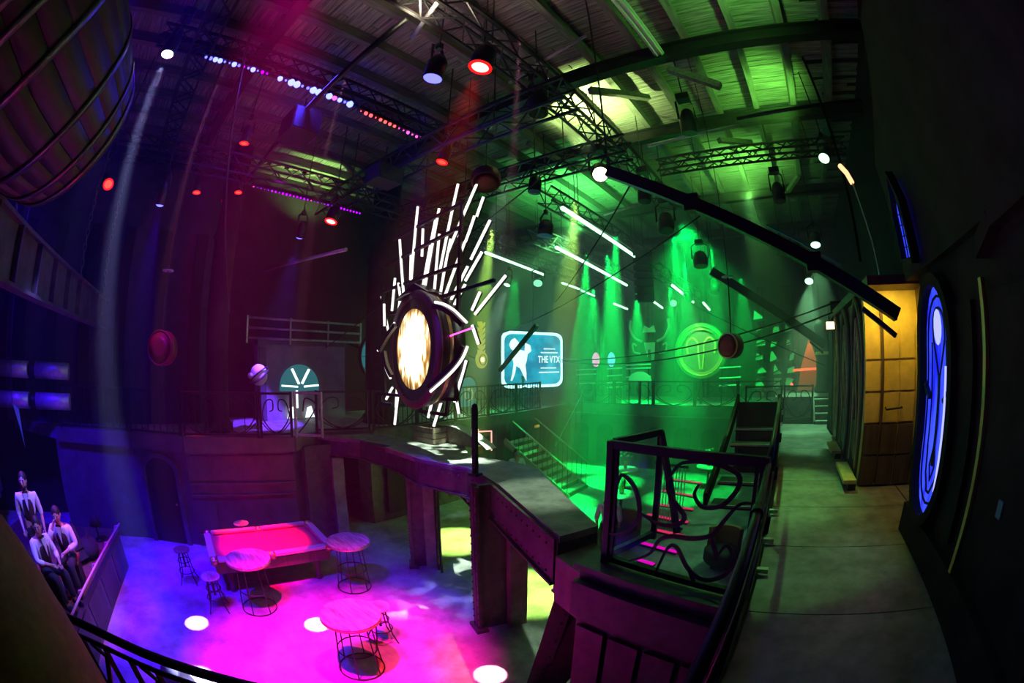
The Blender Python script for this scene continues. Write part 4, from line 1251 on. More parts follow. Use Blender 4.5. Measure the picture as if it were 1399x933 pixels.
LAN = [
    ('par', (-3.15, 3.44, 8.4), (-4.3, 2.45, 1), 'large white hot red spotlight at the top centre', 'e_redhot', .15, (RED, 8000, 24)),
    ('par', (-3.64, 3.03, 8.2), (-5.0, 2.5, 0), 'large blue lensed spotlight beside the white hot red one', 'e_blue', .13, (BLUE, 1200, 24)),
    ('par', (-5.3, 4.85, 8.1), (-6.3, 3.0, 0), 'red spotlight below the red pixel bar', 'e_red', .10, (RED, 500, 14)),
    ('par', (-8.48, 4.35, 7.6), (-8.2, 2.2, 0), 'bright red spotlight below the purple light bar', 'e_redhot', .14, (RED, 500, 14)),
    ('par', (-8.09, 1.73, 8.75), (-8.9, 1.9, 0), 'small red spotlight left of the green lit truss', 'e_red', .10, (RED, 5000, 7)),
    ('par', (-8.14, -1.07, 7.4), (-4.0, 0.6, 3.0), 'round red spotlight right of the hanging barrel', 'e_red', .11, None),
    ('par', (-10.21, 1.18, 8.3), (-9.6, 1.7, 0), 'small red spotlight beside the violet truss', 'e_red', .10, (RED, 12000, 6)),
    ('par', (-9.71, 2.22, 8.3), (-9.0, 2.6, 0), 'small red spotlight under the left end of the purple bar', 'e_red', .09, (RED, 10000, 6)),
    ('par', (-11.3, 2.2, 8.6), (-9.0, 1.0, 0), 'tiny red spotlight far left behind the violet truss', 'e_red', .07, None),
    ('head', (-5.28, -.55, 8.32), (-5.19, -.17, 0), 'cool white moving head that throws the long pale beam', 'e_cool', .10, ((.40, .42, 1), 170000, 5.0)),
    ('par', (-7.68, .19, 7.0), (-8.6, .2, 2.6), 'small blue spotlight above the left lantern', 'e_blue', .08, (BLUE, 8000, 24)),
    ('par', (-9.39, 3.96, 7.35), (-11.0, 3.9, 3.4), 'small blue spotlight above the house front', 'e_blue', .09, ((.14, .03, 1), 8000, 28)),
    ('head', (-3.16, 6.97, 8.0), (-1.0, 3.0, 4.2), 'large moving head with a pale yellow lens at the truss end', 'e_yellow', .15, None),
    ('par', (1.37, 8.06, 8.2), (-1.0, 5.0, 3.4), 'round pale green spotlight highest on the right truss tower', 'e_greenlens', .12, None),
    ('par', (1.15, 11.69, 7.4), (.9, 10.6, 4.8), 'green spotlight with a visible beam, middle of the right three', 'e_greenlens', .15, ((.3, 1, .4), 900, 34)),
    ('par', (1.1, 15.6, 7.1), (.6, 13.6, 4.0), 'green spotlight with a wide beam, lowest of the right three', 'e_greenlens', .17, ((.3, 1, .4), 1500, 40)),
    ('par', (-8.23, 12.31, 7.2), (-6.5, 9.0, 3.0), 'round green lens above the title screen', emit('dull_green_lens', (.3, 1, .6), 1.2), .16, None),
    ('par', (-9.27, 11.89, 7.2), (-9.4, 10.2, 3.5), 'white green spotlight left above the title screen', 'e_greenlens', .12, ((.5, 1, .7), 2200, 22)),
    ('par', (-5.1, 18.6, 7.0), (-3.4, 14.0, 4.0), 'dull green lens at the end of the far tubes', emit('dim_green_lens', (.3, 1, .55), 1.3), .16, None),
    ('par', (-3.8, 16.3, 6.75), (-3.62, 17.4, 4.8), 'hot green spotlight above the golden ring', 'e_greenlens', .14, ((.6, 1, .5), 500, 46)),
    ('head', (-3.25, 4.96, 8.35), (-3.4, 4.9, 5), 'unlit black moving head near the lime lit boards', 'glass', .14, None),
    ('head', (-1.23, 6.82, 8.4), (-1.5, 7.2, 5), 'unlit black moving head hanging right of the diagonal braces', 'glass', .13, None),
    ('head', (-2.83, 8.54, 7.9), (-3.0, 8.2, 5), 'unlit black lantern hanging under the boom', 'glass', .13, None),
    ('head', (-2.69, 9.62, 7.5), (-2.6, 9.0, 5), 'large unlit moving head right of the brightest tube', 'glass', .17, None),
    ('head', (-2.57, 13.0, 7.3), (-2.5, 12.6, 5), 'unlit moving head above the hanging round lantern', 'glass', .2, None),
    ('par', (-2.6, 15.6, 6.9), (-2.9, 14.6, 4), 'unlit lantern left of the lower boom', 'glass', .17, None),
    ('head', (.24, 9.6, 7.9), (.3, 9.3, 5), 'unlit moving head before the far green boards', 'glass', .13, None),
    ('par', (-5.41, 8.44, 7.5), (-5.6, 8.0, 4), 'unlit square blinder left of the green tubes', 'glass', .17, None),
    ('par', (-4.85, 7.17, 8.1), (-5.0, 6.8, 5), 'unlit lantern right of the eye tubes', 'glass', .13, None),
    ('par', (.1, 13.4, 7.6), (0, 13.1, 5), 'unlit narrow lantern among the far dark hangers', 'glass', .14, None),
    ('par', (.62, 13.4, 7.6), (.5, 13.1, 5), 'unlit narrow lantern nearest the far right corner', 'glass', .14, None),
]
for kind, pos, tg, lab, ls, r_, li in LAN:
    lens_m = M[ls] if isinstance(ls, str) else ls
    lantern(kind, pos, tg, lab, lens_m, r_, li, .5 if kind == 'head' else .38, .5 if kind == 'head' else .36)

for (x, y, z, lab, sx, sy, sz) in ((-6.95, 2.53, 8.75, 'dark square loudspeaker hanging below the blue pixel bar', .7, .6, .5), (-6.67, 4.5, 8.1, 'black projector box above the eye tubes', .5, .6, .34)):
    t = thing('hanging_box', (x, y, z), lab, 'speaker')
    MB().box((x, y, z), (sx, sy, sz)).build('cabinet', M['blackfabric'], t)
    MB().box((x + sx / 2, y, z), (.02, sy * .9, sz * .9)).build('grille', M['steel'], t)
    MB().bar((x, y, z + sz / 2), (x, y, z + .7), .03, .03).build('hanger', M['steel'], t)


def pixel_bar(a, b, seq, label, r_=.046, n=14):
    a, b = Vector(a), Vector(b)
    t = thing('pixel_bar', (a + b) / 2, label, 'light', 'pixel light bars')
    MB().bar(a + Vector((0, 0, .06)), b + Vector((0, 0, .06)), .10, .08).build('housing', M['steel'], t)
    for k in range(n):
        p = a.lerp(b, (k + .5) / n)
        m, s = seq[k % len(seq)]
        MB().ball(p, r_ * s, n=8, m=6).build('led', M[m], t, True)


bwh, bl_, mg, rd, vi = 'e_bluewhite', 'e_blue', 'e_magled', 'e_redled', 'e_violet'
pixel_bar((-6.33, .05, 9.22), (-6.3, 1.42, 9.22), [(bl_, .6), (bl_, .8), (bwh, 1.1), (bwh, 1.1), (bl_, .5), (bl_, .4), (bwh, 1.1), (bl_, .6), (vi, .5), (bl_, .5), (bwh, 1.1), (bl_, .4), (vi, .7), (vi, .4)], 'blue pixel light bar farthest left on its truss')
pixel_bar((-6.32, 1.6, 9.22), (-6.33, 3.3, 9.22), [(bwh, 1.2), (bl_, .5), (bwh, 1.6), (bwh, 1.6), (bl_, .6), (bl_, .7), (bwh, 1.6), (bwh, 1.6), (bl_, .5), (bwh, 1.5), (mg, 1.1), (bwh, 1.1), (bl_, .6), (bwh, 1.6)], 'brightest blue pixel light bar, middle of its truss', .045)
pixel_bar((-6.41, 3.5, 9.22), (-6.49, 5.3, 9.22), [(rd, .4), (rd, 1.1), (rd, 1.1), (rd, .4), (rd, 1.0), (rd, 1.0), (rd, 1.0), (rd, .9), (mg, .4), (mg, .4), (mg, 1.0), (mg, .5), (mg, .8), (mg, .8)], 'red and magenta pixel light bar right of the blue ones', .036)
pixel_bar((-9.1, 2.39, 8.22), (-9.2, 5.6, 8.22), [(mg, .5), (vi, .3), (vi, .5), (vi, .3), (vi, .5), (vi, .8), (vi, .8), (vi, .6), (vi, 1), (vi, 1), (vi, 1), (vi, .7), (vi, .9), (vi, .9), (vi, .9), (vi, .8)], 'long purple pixel light bar below the green lit truss', .026, 32)
area('blue_bar_light', (-6.3, 2.4, 9.2), (-6.6, 2.4, 0), (.05, .03, 1), 120, .1, 1.6)

for a, b, r_, lab in (
        ((-5.28, 9.08, 8.38), (-5.57, 15.68, 8.38), .055, 'brightest green light tube, highest in the green hall'),
        ((-6.38, 10.55, 7.8), (-6.98, 17.6, 7.8), .05, 'second green light tube, just below the brightest'),
        ((-8.47, 9.75, 7.8), (-8.88, 13.66, 7.8), .04, 'pale green light tube right of the eye sculpture'),
        ((-9.18, 15.6, 7.8), (-9.3, 17.4, 7.8), .04, 'short green light tube right of the screen, nearer one'),
        ((-9.4, 17.8, 7.8), (-9.6, 19.6, 7.8), .04, 'short green light tube right of the screen, farther one'),
        ((-7.9, 18.2, 7.1), (-8.1, 20.4, 7.1), .045, 'green light tube with spiky clamps low in the middle'),
        ((-5.75, 17.0, 7.05), (-6.2, 20.5, 7.05), .045, 'green light tube beside the hanging loudspeakers'),
        ((-4.2, 15.3, 7.2), (-4.5, 20.2, 7.2), .05, 'green light tube above the golden ring'),
        ((-3.2, 16.2, 6.6), (-3.4, 18.6, 6.6), .04, 'short green light tube right of the golden ring')):
    t = thing('light_tube_fixture', (Vector(a) + Vector(b)) / 2, lab, 'light', 'green light tubes')
    MB().tube([a, b], r_, 10).build('tube', M['e_green'], t, True)
    MB().bar(Vector(a) + Vector((0, 0, r_ + .03)), Vector(b) + Vector((0, 0, r_ + .03)), .1, .05).build('batten', M['steel'], t)
    for q in (.15, .85):
        p = Vector(a).lerp(Vector(b), q)
        MB().bar(p + Vector((0, 0, .08)), (p.x, p.y, 10.42), .02, .02).build('drop_rod', M['steel'], t)

# ================================================================== BOOMS, CABLES, ROUND LANTERNS
for a, b, th, lab in (((1.42, 4.75, 4.82), (-1.95, 4.55, 6.76), .12, 'heavy black boom rising from the right facade to the moving head'),
                      ((1.25, 12.6, 4.75), (-2.1, 12.2, 6.95), .2, 'slimmer black boom rising from the far end of the gallery'),):
    t = thing('boom', a, lab, 'boom')
    MB().bar(a, b, th, th * 1.2).build('arm', M['steel'], t)
    MB().bar(Vector(a) + Vector((-.05, -.05, -.22)), Vector(a).lerp(Vector(b), .14) + Vector((0, -.05, -.2)), .05, .05).build('lower_strut', M['steel'], t)
    MB().bar(Vector(a).lerp(Vector(b), .2) + Vector((0, 0, .15)), Vector(a).lerp(Vector(b), .45) + Vector((0, 0, .15)), .03, .02).build('edge_strip', M['paleiron'], t)
    for k in (.3, .7):
        MB().box(tuple(Vector(a).lerp(Vector(b), k)), (.18, th * 1.2, .2)).build('collar', M['steel'], t)
    MB().bar(Vector(b), Vector(b) + Vector((0, 0, 10.2 - b[2])), .018, .018).build('hanger', M['steel'], t)


def sag(a, b, s, n=14):
    a, b = Vector(a), Vector(b)
    return [a.lerp(b, k / n) - Vector((0, 0, 4 * s * (k / n) * (1 - k / n))) for k in range(n + 1)]


for a, b, s, r_, m, lab in (
        ((-11.93, 6.2, 4.8), (-3.2, 6.4, 8.4), .2, .014, 'steel', 'black cable rising behind the eye to the moving head'),
        ((-9.8, 12.0, 5.4), (-1.5, 8.0, 7.2), .25, .016, 'steel', 'black cable slanting across the green light tubes'),
        ((-8.4, 14.2, 4.5), (1.3, 9.9, 5.6), .35, .02, 'steel', 'upper of two long sagging cables before the ring'),
        ((-8.4, 14.2, 4.42), (1.3, 9.8, 5.4), .45, .02, 'steel', 'lower of two long sagging cables before the ring'),
        ((-5.75, 5.15, 4.75), (-4.6, 5.0, 4.95), .0, .012, 'e_magled', 'magenta laser line crossing the eye drum, built as a cord'),  # laser line drawn as a glowing cord
        ((-5.5, 9.0, 5.9), (-2.2, 6.0, 7.2), .1, .014, 'steel', 'black cable above the title screen'),
        ((1.2, 12.0, 4.2), (-3.4, 14.8, 6.4), .1, .016, 'steel', 'black cable beneath the lower boom'),
        ((-5.1, .6, 8.9), (-9.4, 2.3, 5.4), .1, .022, 'steel', 'dark cable hanging left of the house front')):
    tag(MB().tube(sag(a, b, s), r_, 6).build('cable', M[m], None, True), lab, 'cable')

for c, r_, zt, m, lab in (((-6.98, .53, 4.53), .265, 10.42, 'e', 'round red lit drum lantern hanging on a cord at the left'), ((-.92, 6.94, 4.63), .2, 10.42, 'w', 'round dark drum lantern hanging before the golden ring'), ((-4.78, 5.48, 7.75), .27, 9.8, 'r', 'small dark red drum lantern above the eye tubes')):
    c = Vector(c)
    t = thing('drum_lantern', c, lab, 'lantern', 'round hanging lanterns')
    a_ = (Vector((0, 0, 4.4)) - c)
    a_.z = 0
    a_ = (Matrix.Rotation(R(-35), 3, 'Z') @ a_).normalized() if m != 'r' else Vector((.3, -.3, -.9)).normalized()
    MB().lathe([(r_ * .94, -.10), (r_, -.09), (r_, .09), (r_ * .94, .10)], 28, c, a_).build('drum', M['red_tint'] if m != 'w' else M['ironpaint'], t, True)
    MB().tube([c + (Matrix.Rotation(2 * math.pi * k / 28, 3, a_) @ a_.orthogonal().normalized()) * r_ * .97 + a_ * .1 for k in range(28)], .014, 6, True).build('rim', M['brass'] if m == 'w' else M['red_tint'], t, True)
    MB().lathe([(r_ * .88, .102), (r_ * .4, .115), (.001, .12)], 24, c, a_).build('face', M['leather'] if m == 'w' else M['red_tint'], t, True)
    MB().tube([c + Vector((0, 0, r_)), c + Vector((0, 0, r_ + .9))], .012, 6).build('hook', M['steel'], t)
    MB().tube([c + Vector((0, 0, r_ + .9)), (c.x, c.y, zt)], .007 if m != 'e' else .016, 6).build('cord', M['steel'] if m != 'e' else M['red_tint'], t)
    MB().lathe([(.10, 0), (.10, .02)], 12, c + Vector((0, 0, r_ + .9))).build('canopy_disc', M['paleiron'], t)
spot('lantern_red', (-6.2, -.6, 7.6), (-6.98, .53, 4.9), RED, 500, 14, .5, .03)

# ================================================================== BARREL, GIRDER, DUCTS at the left
bc_ = Vector((-3.15, -1.75, 6.55))
bax = Vector((-.90, .42, -.10)).normalized()
bt = thing('hanging_barrel', bc_, 'huge wooden barrel with metal hoops hanging at the top left corner', 'barrel')
RB = .95
prof = [(RB * (.80 + .20 * math.cos(t * 1.25)), t * 1.1) for t in [k / 6 - 1 for k in range(13)]]
q = Vector((0, 0, 1)).rotation_difference(bax)
ns = 26
for k in range(ns):
    a0, a1 = 2 * math.pi * k / ns + .003, 2 * math.pi * (k + 1) / ns - .003
    V, Fc = [], []
    for r_, hgt in prof:
        for rr in (r_, r_ - .04):
            for an in (a0, (a0 + a1) / 2, a1):
                V.append(q @ Vector((rr * math.cos(an), rr * math.sin(an), hgt)) + bc_)
    for i in range(len(prof) - 1):
        o = i * 6
        for j in (0, 1):
            Fc.append((o + j, o + j + 1, o + 6 + j + 1, o + 6 + j))
        Fc += [(o, o + 6, o + 9, o + 3), (o + 2, o + 5, o + 11, o + 8), (o + 3, o + 9, o + 10, o + 4), (o + 4, o + 10, o + 11, o + 5)]
    MB().add(V, Fc).build('stave', M['barrelwood'], bt, True)
for hgt, w_ in ((-1.04, .10), (-.80, .08), (-.36, .08), (.36, .08), (.80, .08), (1.04, .10)):
    f = lambda h_: RB * (.80 + .20 * math.cos(h_ / 1.1 * 1.25)) + .012
    MB().lathe([(f(hgt - w_ / 2) - .01, hgt - w_ / 2), (f(hgt - w_ / 2), hgt - w_ / 2), (f(hgt + w_ / 2), hgt + w_ / 2), (f(hgt + w_ / 2) - .01, hgt + w_ / 2)], 52, bc_, bax, False).build('hoop', M['hoop'], bt, True)
for s in (-1, 1):
    MB().lathe([(RB * .84, s * 1.0), (RB * .84, s * 1.02)], 40, bc_, bax).build('barrel_head', M['barrelwood'], bt)
    p = bc_ + bax * (s * .8)
    MB().tube([p + Vector((0, 0, .85)), p + Vector((0, 0, 3.4))], .02, 6).build('chain', M['steel'], bt)

gi = thing('iron_girder', (-7, -1.4, 5.3), 'long riveted iron girder hanging on chains at the left edge', 'girder')
I0, I1 = Vector((-3.9, -2.03, 5.38)), Vector((-11.3, -.9, 5.33))
MB().bar(I0, I1, .04, .62).build('web', M['ironpaint'], gi)
for dz in (.33, -.33):
    MB().bar(I0 + Vector((0, 0, dz)), I1 + Vector((0, 0, dz)), .24, .045).build('flange', M['ironpaint'], gi)
for k in range(9):
    p = I0.lerp(I1, (k + .4) / 9)
    MB().bar(p - Vector((-.05, -.06, .31)), p + Vector((.05, .06, .31)), .05, .10, (0, 1, 0)).build('stiffener', M['ironpaint'], gi)
for k in (.12, .62, .95):
    p = I0.lerp(I1, k)
    c = MB()
    for j in range(33):
        z = p.z + .36 + .14 * j
        ax1 = (1, 0) if j % 2 else (0, 1)
        c.tube([(p.x + ax1[0] * .035 * math.cos(a), p.y + ax1[1] * .035 * math.cos(a), z + .09 * math.sin(a)) for a in [2 * math.pi * i / 10 for i in range(10)]], .012, 5, True)
    c.build('chain', M['hoop'], gi, True)

for z, s, lab in ((3.97, 0, 'upper large blue lit duct on the dark left wall'), (3.27, .0, 'lower large blue lit duct on the dark left wall')):
    t = thing('wall_duct', (-11.2, -3.0, z), lab, 'duct', 'wall ducts')
    for k, (y0, y1) in enumerate(((-4.4, -3.3), (-3.05, -1.95))):
        MB().tube([(-11.25 + s, y0, z), (-11.25 + s, y1, z)], .20, 18).build('pipe_section', M['paleiron'], t, True)
    MB().tube([(-11.25 + s, -3.35, z), (-11.25 + s, -3.0, z)], .15, 14).build('joint', M['steel'], t, True)
    for y in (-4.2, -2.1):
        MB().bar((-11.25, y, z), (-12.3, y, z), .06, .06).build('bracket', M['steel'], t)
t = thing('blue_curtain', (-7.2, -4.6, 1.0), 'dark blue draped curtain at the left edge behind the waiter', 'curtain')
pts = [(-12.2 + .11 * k, -5.2 + .09 * math.sin(k * 1.1) + .025 * k) for k in range(56)]
MB().prism([(a, b) for a, b in pts] + [(a, b - .03) for a, b in reversed(pts)], (0, 0, .86), (1, 0, 0), (0, 1, 0), (0, 0, 4.6)).build('cloth', mat('navy_cloth', (.10, .10, .20), .9), t, True)
MB().tube([(-12.3, -5.2, 5.5), (-5.9, -3.8, 5.5)], .03, 8).build('curtain_rod', M['steel'], t)
fl = thing('hanging_pennant', (-8.9, -2.9, 3.1), 'small dim green pennant hanging above the standing waiter', 'flag')
MB().prism([(0, 0), (.16, -.10), (.22, -.75), (.14, -.4)], (-7.9, -2.75, 3.55), (-.5, .8, 0), (0, 0, 1), (.015, .01, 0)).build('cloth', mat('green_cloth', (.1, .45, .25), .8), fl)
MB().tube([(-7.9, -2.75, 3.55), (-7.9, -2.75, 10.42)], .008, 6).build('cord', M['steel'], fl)

# ================================================================== STAGE with its pink rail
sg = thing('low_stage', (-8.2, -3.0, 0), 'low stage with a dark panelled front at the lower left of the pit', 'stage')
MB().slab([(-9.35, -.82), (-4.4, -2.25), (-4.4, -5.6), (-9.9, -3.9)], .75, .85).build('stage_deck', M['wood'], sg)
MB().slab([(-9.25, -.86), (-4.5, -2.24), (-4.5, -2.34), (-9.25, -.96)], 0, .75).build('front_panel', mat('blue_grey_panel', (.12, .12, .16), .7), sg)
for k in range(5):
    a, b = Vector((-9.25, -.85, .40)).lerp(Vector((-4.5, -2.23, .40)), k / 5 + .015), Vector((-9.25, -.85, .40)).lerp(Vector((-4.5, -2.23, .40)), (k + 1) / 5 - .015)
    MB().bar(a, b, .02, .6).build('panel', M['panelwall'], sg)
pk = thing('pink_rail', (-7, -1.6, .85), 'pink glowing metal rail with brackets along the stage edge', 'railing')
r0, r1 = Vector((-9.25, -.80, 1.0)), Vector((-4.5, -2.18, 1.0))
MB().tube([r0, r1], .022, 8).build('rail', M['rail'], pk, True)
for k in (.02, .2, .4, .6, .8, .98):
    p = r0.lerp(r1, k)
    MB().tube([p + Vector((-.03, -.14, -.14)), p + Vector((-.02, -.1, -.02)), p], .015, 6).build('bracket', M['rail'], pk)
spot('stage_rail_pink', (-7.2, .4, 7.6), (-7.4, -1.5, 1.0), (1, .05, .7), 1500, 24, .7, .1)
spot('stage_people_blue', (-4.9, -.8, 6.9), (-6.7, -2.1, 1.9), (.25, .2, 1), 1500, 26, .6, .1)
spot('stage_people_pink', (-9.2, -4.0, 6.5), (-6.9, -2.4, 2.0), (1, .1, .6), 600, 24, .6, .1)

# ================================================================== PEOPLE
def skinned(name, verts, edges, radii, m, parent, roots=(0,), levels=1):
    me = bpy.data.meshes.new(name)
    me.from_pydata([tuple(v) for v in verts], edges, [])
    o = bpy.data.objects.new(name, me)
    COL.objects.link(o)
    o.parent = parent
    me.materials.append(m)
    sm = o.modifiers.new('skin', 'SKIN')
    sm.use_smooth_shade = True
    for i, r_ in enumerate(radii):
        d = me.skin_vertices[0].data[i]
        d.radius = r_ if isinstance(r_, tuple) else (r_, r_)
        d.use_root = i in roots
    ss_ = o.modifiers.new('sub', 'SUBSURF')
    ss_.levels = levels
    ss_.render_levels = levels
    return o


class Skel:
    def __init__(s):
        s.v, s.e, s.r, s.roots = [], [], [], []

    def chain(s, pts, rad, start=None):
        prev = start
        if start is None:
            s.roots.append(len(s.v))
        for p, r_ in zip(pts, rad):
            s.v.append(Vector(p))
            s.r.append(r_)
            i = len(s.v) - 1
            if prev is not None:
                s.e.append((prev, i))
            prev = i
        return prev


def person(loc, rz, label, pose, cloth, hair_len=.0, look=(0, 1, 0), beard=False, straps=False, apron=False):
    """pose: joint positions in the figure's own space (x right, y forward, z up from the floor)"""
    t = thing('person', loc, label, 'person')
    t.rotation_euler = (0, 0, rz)
    P = {k: Vector(v) for k, v in pose.items()}
    S = Skel()
    hip, chest, neck = P['hip'], P['chest'], P['neck']
    i_hip = S.chain([hip], [(.15, .11)])
    i_waist = S.chain([hip.lerp(chest, .45), chest], [(.135, .10), (.165, .115)], i_hip)
    i_neck = S.chain([neck, P['head'] - Vector((0, 0, .10))], [.058, .056], i_waist)
    i_head = S.chain([P['head'], P['head'] + Vector((0, 0, .09))], [(.078, .095), (.062, .075)], i_neck)
    hands = []
    for s_ in ('l', 'r'):
        sh, el, wr = P['sh' + s_], P['el' + s_], P['wr' + s_]
        S.chain([sh, sh.lerp(el, .5), el, el.lerp(wr, .4), wr], [.056, .05, .042, .038, .027], i_waist)
        d = (wr - el).normalized()
        i_p = S.chain([wr + d * .03, wr + d * .085], [(.03, .018), (.038, .018)], len(S.v) - 1)
        side = d.cross(Vector((0, 0, 1)))
        side = side.normalized() if side.length > .1 else Vector((1, 0, 0))
        dn = d.cross(side).normalized()
        if dn.z > 0:
            dn = -dn
        hands.append((wr + d * .085, d, side, dn, 1 if s_ == 'l' else -1))
    for s_ in ('l', 'r'):
        hp, kn, an = P['hp' + s_], P['kn' + s_], P['an' + s_]
        S.chain([hp, hp.lerp(kn, .5), kn, kn.lerp(an, .4), an], [.088, .076, .056, .055, .038], i_hip)
        toe = P.get('toe' + s_, an + Vector((0, .17, -.05)))
        S.chain([an + (toe - an) * .3 + Vector((0, 0, -.03)), toe], [.04, .035], len(S.v) - 1)
    for base, d, side, dn, sg_ in hands:
        for k, (off_, ln) in enumerate(((-.026, .068), (-.009, .076), (.009, .072), (.025, .056))):
            b0 = base - d * .02 + side * off_
            S.chain([b0, b0 + d * ln * .55 + dn * .008, b0 + d * ln * .85 + dn * .03], [.0095, .009, .0075])
        b0 = base - d * .055 + side * (.022 * sg_)
        S.chain([b0, b0 + d * .03 + side * (.028 * sg_), b0 + d * .06 + side * (.034 * sg_) + dn * .01], [.011, .010, .008])
    skinned('body', S.v, S.e, S.r, M['skin'], t, S.roots)
    # face
    hd = P['head']
    f = Vector(look).normalized()
    rt = f.cross(Vector((0, 0, 1))).normalized()
    up = rt.cross(f)
    B = lambda mb, n, m, sm=True: mb.build(n, m, t, sm, world=False)
    MBh = MB().ball((0, 0, 0), .082, .10, .125, 16, 12)
    rot = Matrix((rt, f, up)).transposed()
    hc = hd + Vector((0, 0, .015))
    MBh.v = [tuple(hc + rot @ Vector(v)) for v in MBh.v]
    head = B(MBh, 'head', M['skin'])
    pt_ = lambda x, y, z: tuple(hc + rot @ Vector((x, y, z)))
    MB().ribbon([pt_(0, .095, .03), pt_(0, .118, -.015), pt_(0, .10, -.03)], .024, .02, rt).build('nose', M['skin'], head, True, False)
    for sx in (-.033, .033):
        MB().ball(pt_(sx, .086, .018), .013, n=8, m=6).build('eye', M['eye'], head, True, False)
        MB().ball(pt_(sx, .096, .018), .007, n=6, m=5).build('iris', M['hair'], head, True, False)
        MB().bar(pt_(sx - .018, .094, .042), pt_(sx + .018, .094, .042), .01, .008).build('eyebrow', M['hair'], head, False, False)
        MB().ball(pt_(sx * 2.5, 0, .0), .012, .022, .03, 8, 6).build('ear', M['skin'], head, True, False)
    MB().bar(pt_(-.025, .092, -.055), pt_(.025, .092, -.055), .014, .012).build('mouth', M['lip'], head, False, False)
    if beard:
        b = MB().ball((0, 0, 0), .066, .06, .05, 12, 8)
        b.v = [pt_(v[0], v[1] + .045, v[2] - .075) for v in b.v]
        b.build('beard', M['hair'], head, True, False)
    hb = MB().ball((0, 0, 0), .09, .105, .11, 16, 10)
    hb.v = [pt_(v[0], v[1] - .02, v[2] + .035) for v in hb.v]
    hb.build('hair', M['hair'], head, True, False)
    if hair_len:
        MB().tube([pt_(0, -.08, .05), pt_(0, -.12, -.06), pt_(0, -.12, -hair_len)], [.07, .07, .03], 10).build('hair', M['hair'], head, True, False)
    # clothes
    C = Skel()
    i0 = C.chain([hip + Vector((0, 0, .02)), hip.lerp(chest, .45), chest], [(.165, .125), (.15, .115), (.18, .13)])
    C.chain([chest.lerp(neck, .7)], [(.075, .07)], i0)
    for s_ in ('l', 'r'):
        sh, el, wr = P['sh' + s_], P['el' + s_], P['wr' + s_]
        C.chain([sh, sh.lerp(el, .5), el, el.lerp(wr, cloth.get('sleeve', .35))], [.072, .064, .056, .05], i0)
    skinned('shirt', C.v, C.e, C.r, M[cloth['shirt']], t, C.roots)
    if cloth.get('vest'):
        V_ = Skel()
        V_.chain([hip + Vector((0, 0, -.02)), hip.lerp(chest, .45), chest, chest.lerp(neck, .45)], [(.172, .132), (.158, .124), (.182, .14), (.13, .09)])
        skinned('waistcoat', V_.v, V_.e, V_.r, M[cloth['vest']], t, V_.roots)
        nf = (Vector((0, 1, 0)))
        c0 = chest + Vector((0, .15, .0))
        MB().prism([(-.05, .15), (.05, .15), (.0, -.12)], tuple(c0), (1, 0, 0), (0, 0, 1), (0, .012, 0)).build('shirt_front', M['shirt'], t, False, False)
        MB().prism([(-.055, .02), (0, .005), (.055, .02), (.055, -.02), (0, -.005), (-.055, -.02)], tuple(neck + Vector((0, .075, -.01))), (1, 0, 0), (0, 0, 1), (0, .02, 0)).build('bow_tie', M['vest'], t, False, False)
    T = Skel()
    i0 = T.chain([hip + Vector((0, 0, .05)), hip], [(.15, .115), (.16, .125)])
    for s_ in ('l', 'r'):
        hp, kn, an = P['hp' + s_], P['kn' + s_], P['an' + s_]
        T.chain([hp, hp.lerp(kn, .5), kn, an + Vector((0, 0, .03))], [.10, .09, .072, .062], i0)
    skinned('trousers', T.v, T.e, T.r, M[cloth.get('legs', 'trousers')], t, T.roots)
    for s_ in ('l', 'r'):
        an = P['an' + s_]
        toe = P.get('toe' + s_, an + Vector((0, .17, -.05)))
        MB().tube([an + Vector((0, -.05, -.03)), an + (toe - an) * .5 + Vector((0, 0, -.01)), toe], [.045, .05, .038], 10).build('shoe', M['blackfabric'], t, True, False)
    if straps:
        for sx in (-1, 1):
            MB().tube([(sx * .10 * 1, .10, chest.z + .02), (sx * .11, .0, chest.z + .17), (sx * .06, -.13, chest.z + .0), (-sx * .08, -.13, hip.z + .12)], .016, 6).build('strap', M['vest'], t, True, False)
    if apron:
        MB().lathe([(.24, -.55), (.21, -.2), (.16, .08)], 18, tuple(hip)).build('skirt', M['trousers'], t, True, False)
    return t


stand = dict(hip=(0, 0, .98), chest=(0, 0, 1.34), neck=(0, 0, 1.50), head=(0, .02, 1.63), shl=(-.19, 0, 1.42), ell=(-.25, -.03, 1.14), wrl=(-.24, .06, .90), shr=(.19, 0, 1.42), elr=(.25, -.03, 1.14), wrr=(.22, .14, .95),
             hpl=(-.09, 0, .94), knl=(-.10, .02, .50), anl=(-.10, 0, .08), hpr=(.09, 0, .94), knr=(.10, .03, .50), anr=(.10, 0, .08))
sit = dict(hip=(0, 0, .52), chest=(0, .06, .88), neck=(0, .08, 1.05), head=(0, .12, 1.18), shl=(-.19, .06, .97), ell=(-.25, .14, .72), wrl=(-.12, .36, .66), shr=(.19, .06, .97), elr=(.26, .16, .74), wrr=(.10, .36, .70),
           hpl=(-.09, .03, .50), knl=(-.12, .45, .52), anl=(-.12, .42, .08), hpr=(.09, .03, .50), knr=(.12, .45, .52), anr=(.12, .44, .08))
sitb = dict(sit, wrr=(.08, .22, 1.08), elr=(.24, .26, .82), ell=(-.26, .12, .74), wrl=(-.05, .34, .68))
person((-7.05, -2.45, .85), R(-75), 'bearded waiter standing in a dark waistcoat, white sleeves and bow tie', stand, dict(shirt='shirt', vest='vest', sleeve=.25), look=(.25, .95, -.12), beard=True)
person((-6.42, -2.22, .85), R(-40), 'seated man in waistcoat leaning over, nearer the chair back', sit, dict(shirt='shirt', vest='vest', sleeve=.6), look=(.6, .7, -.25))
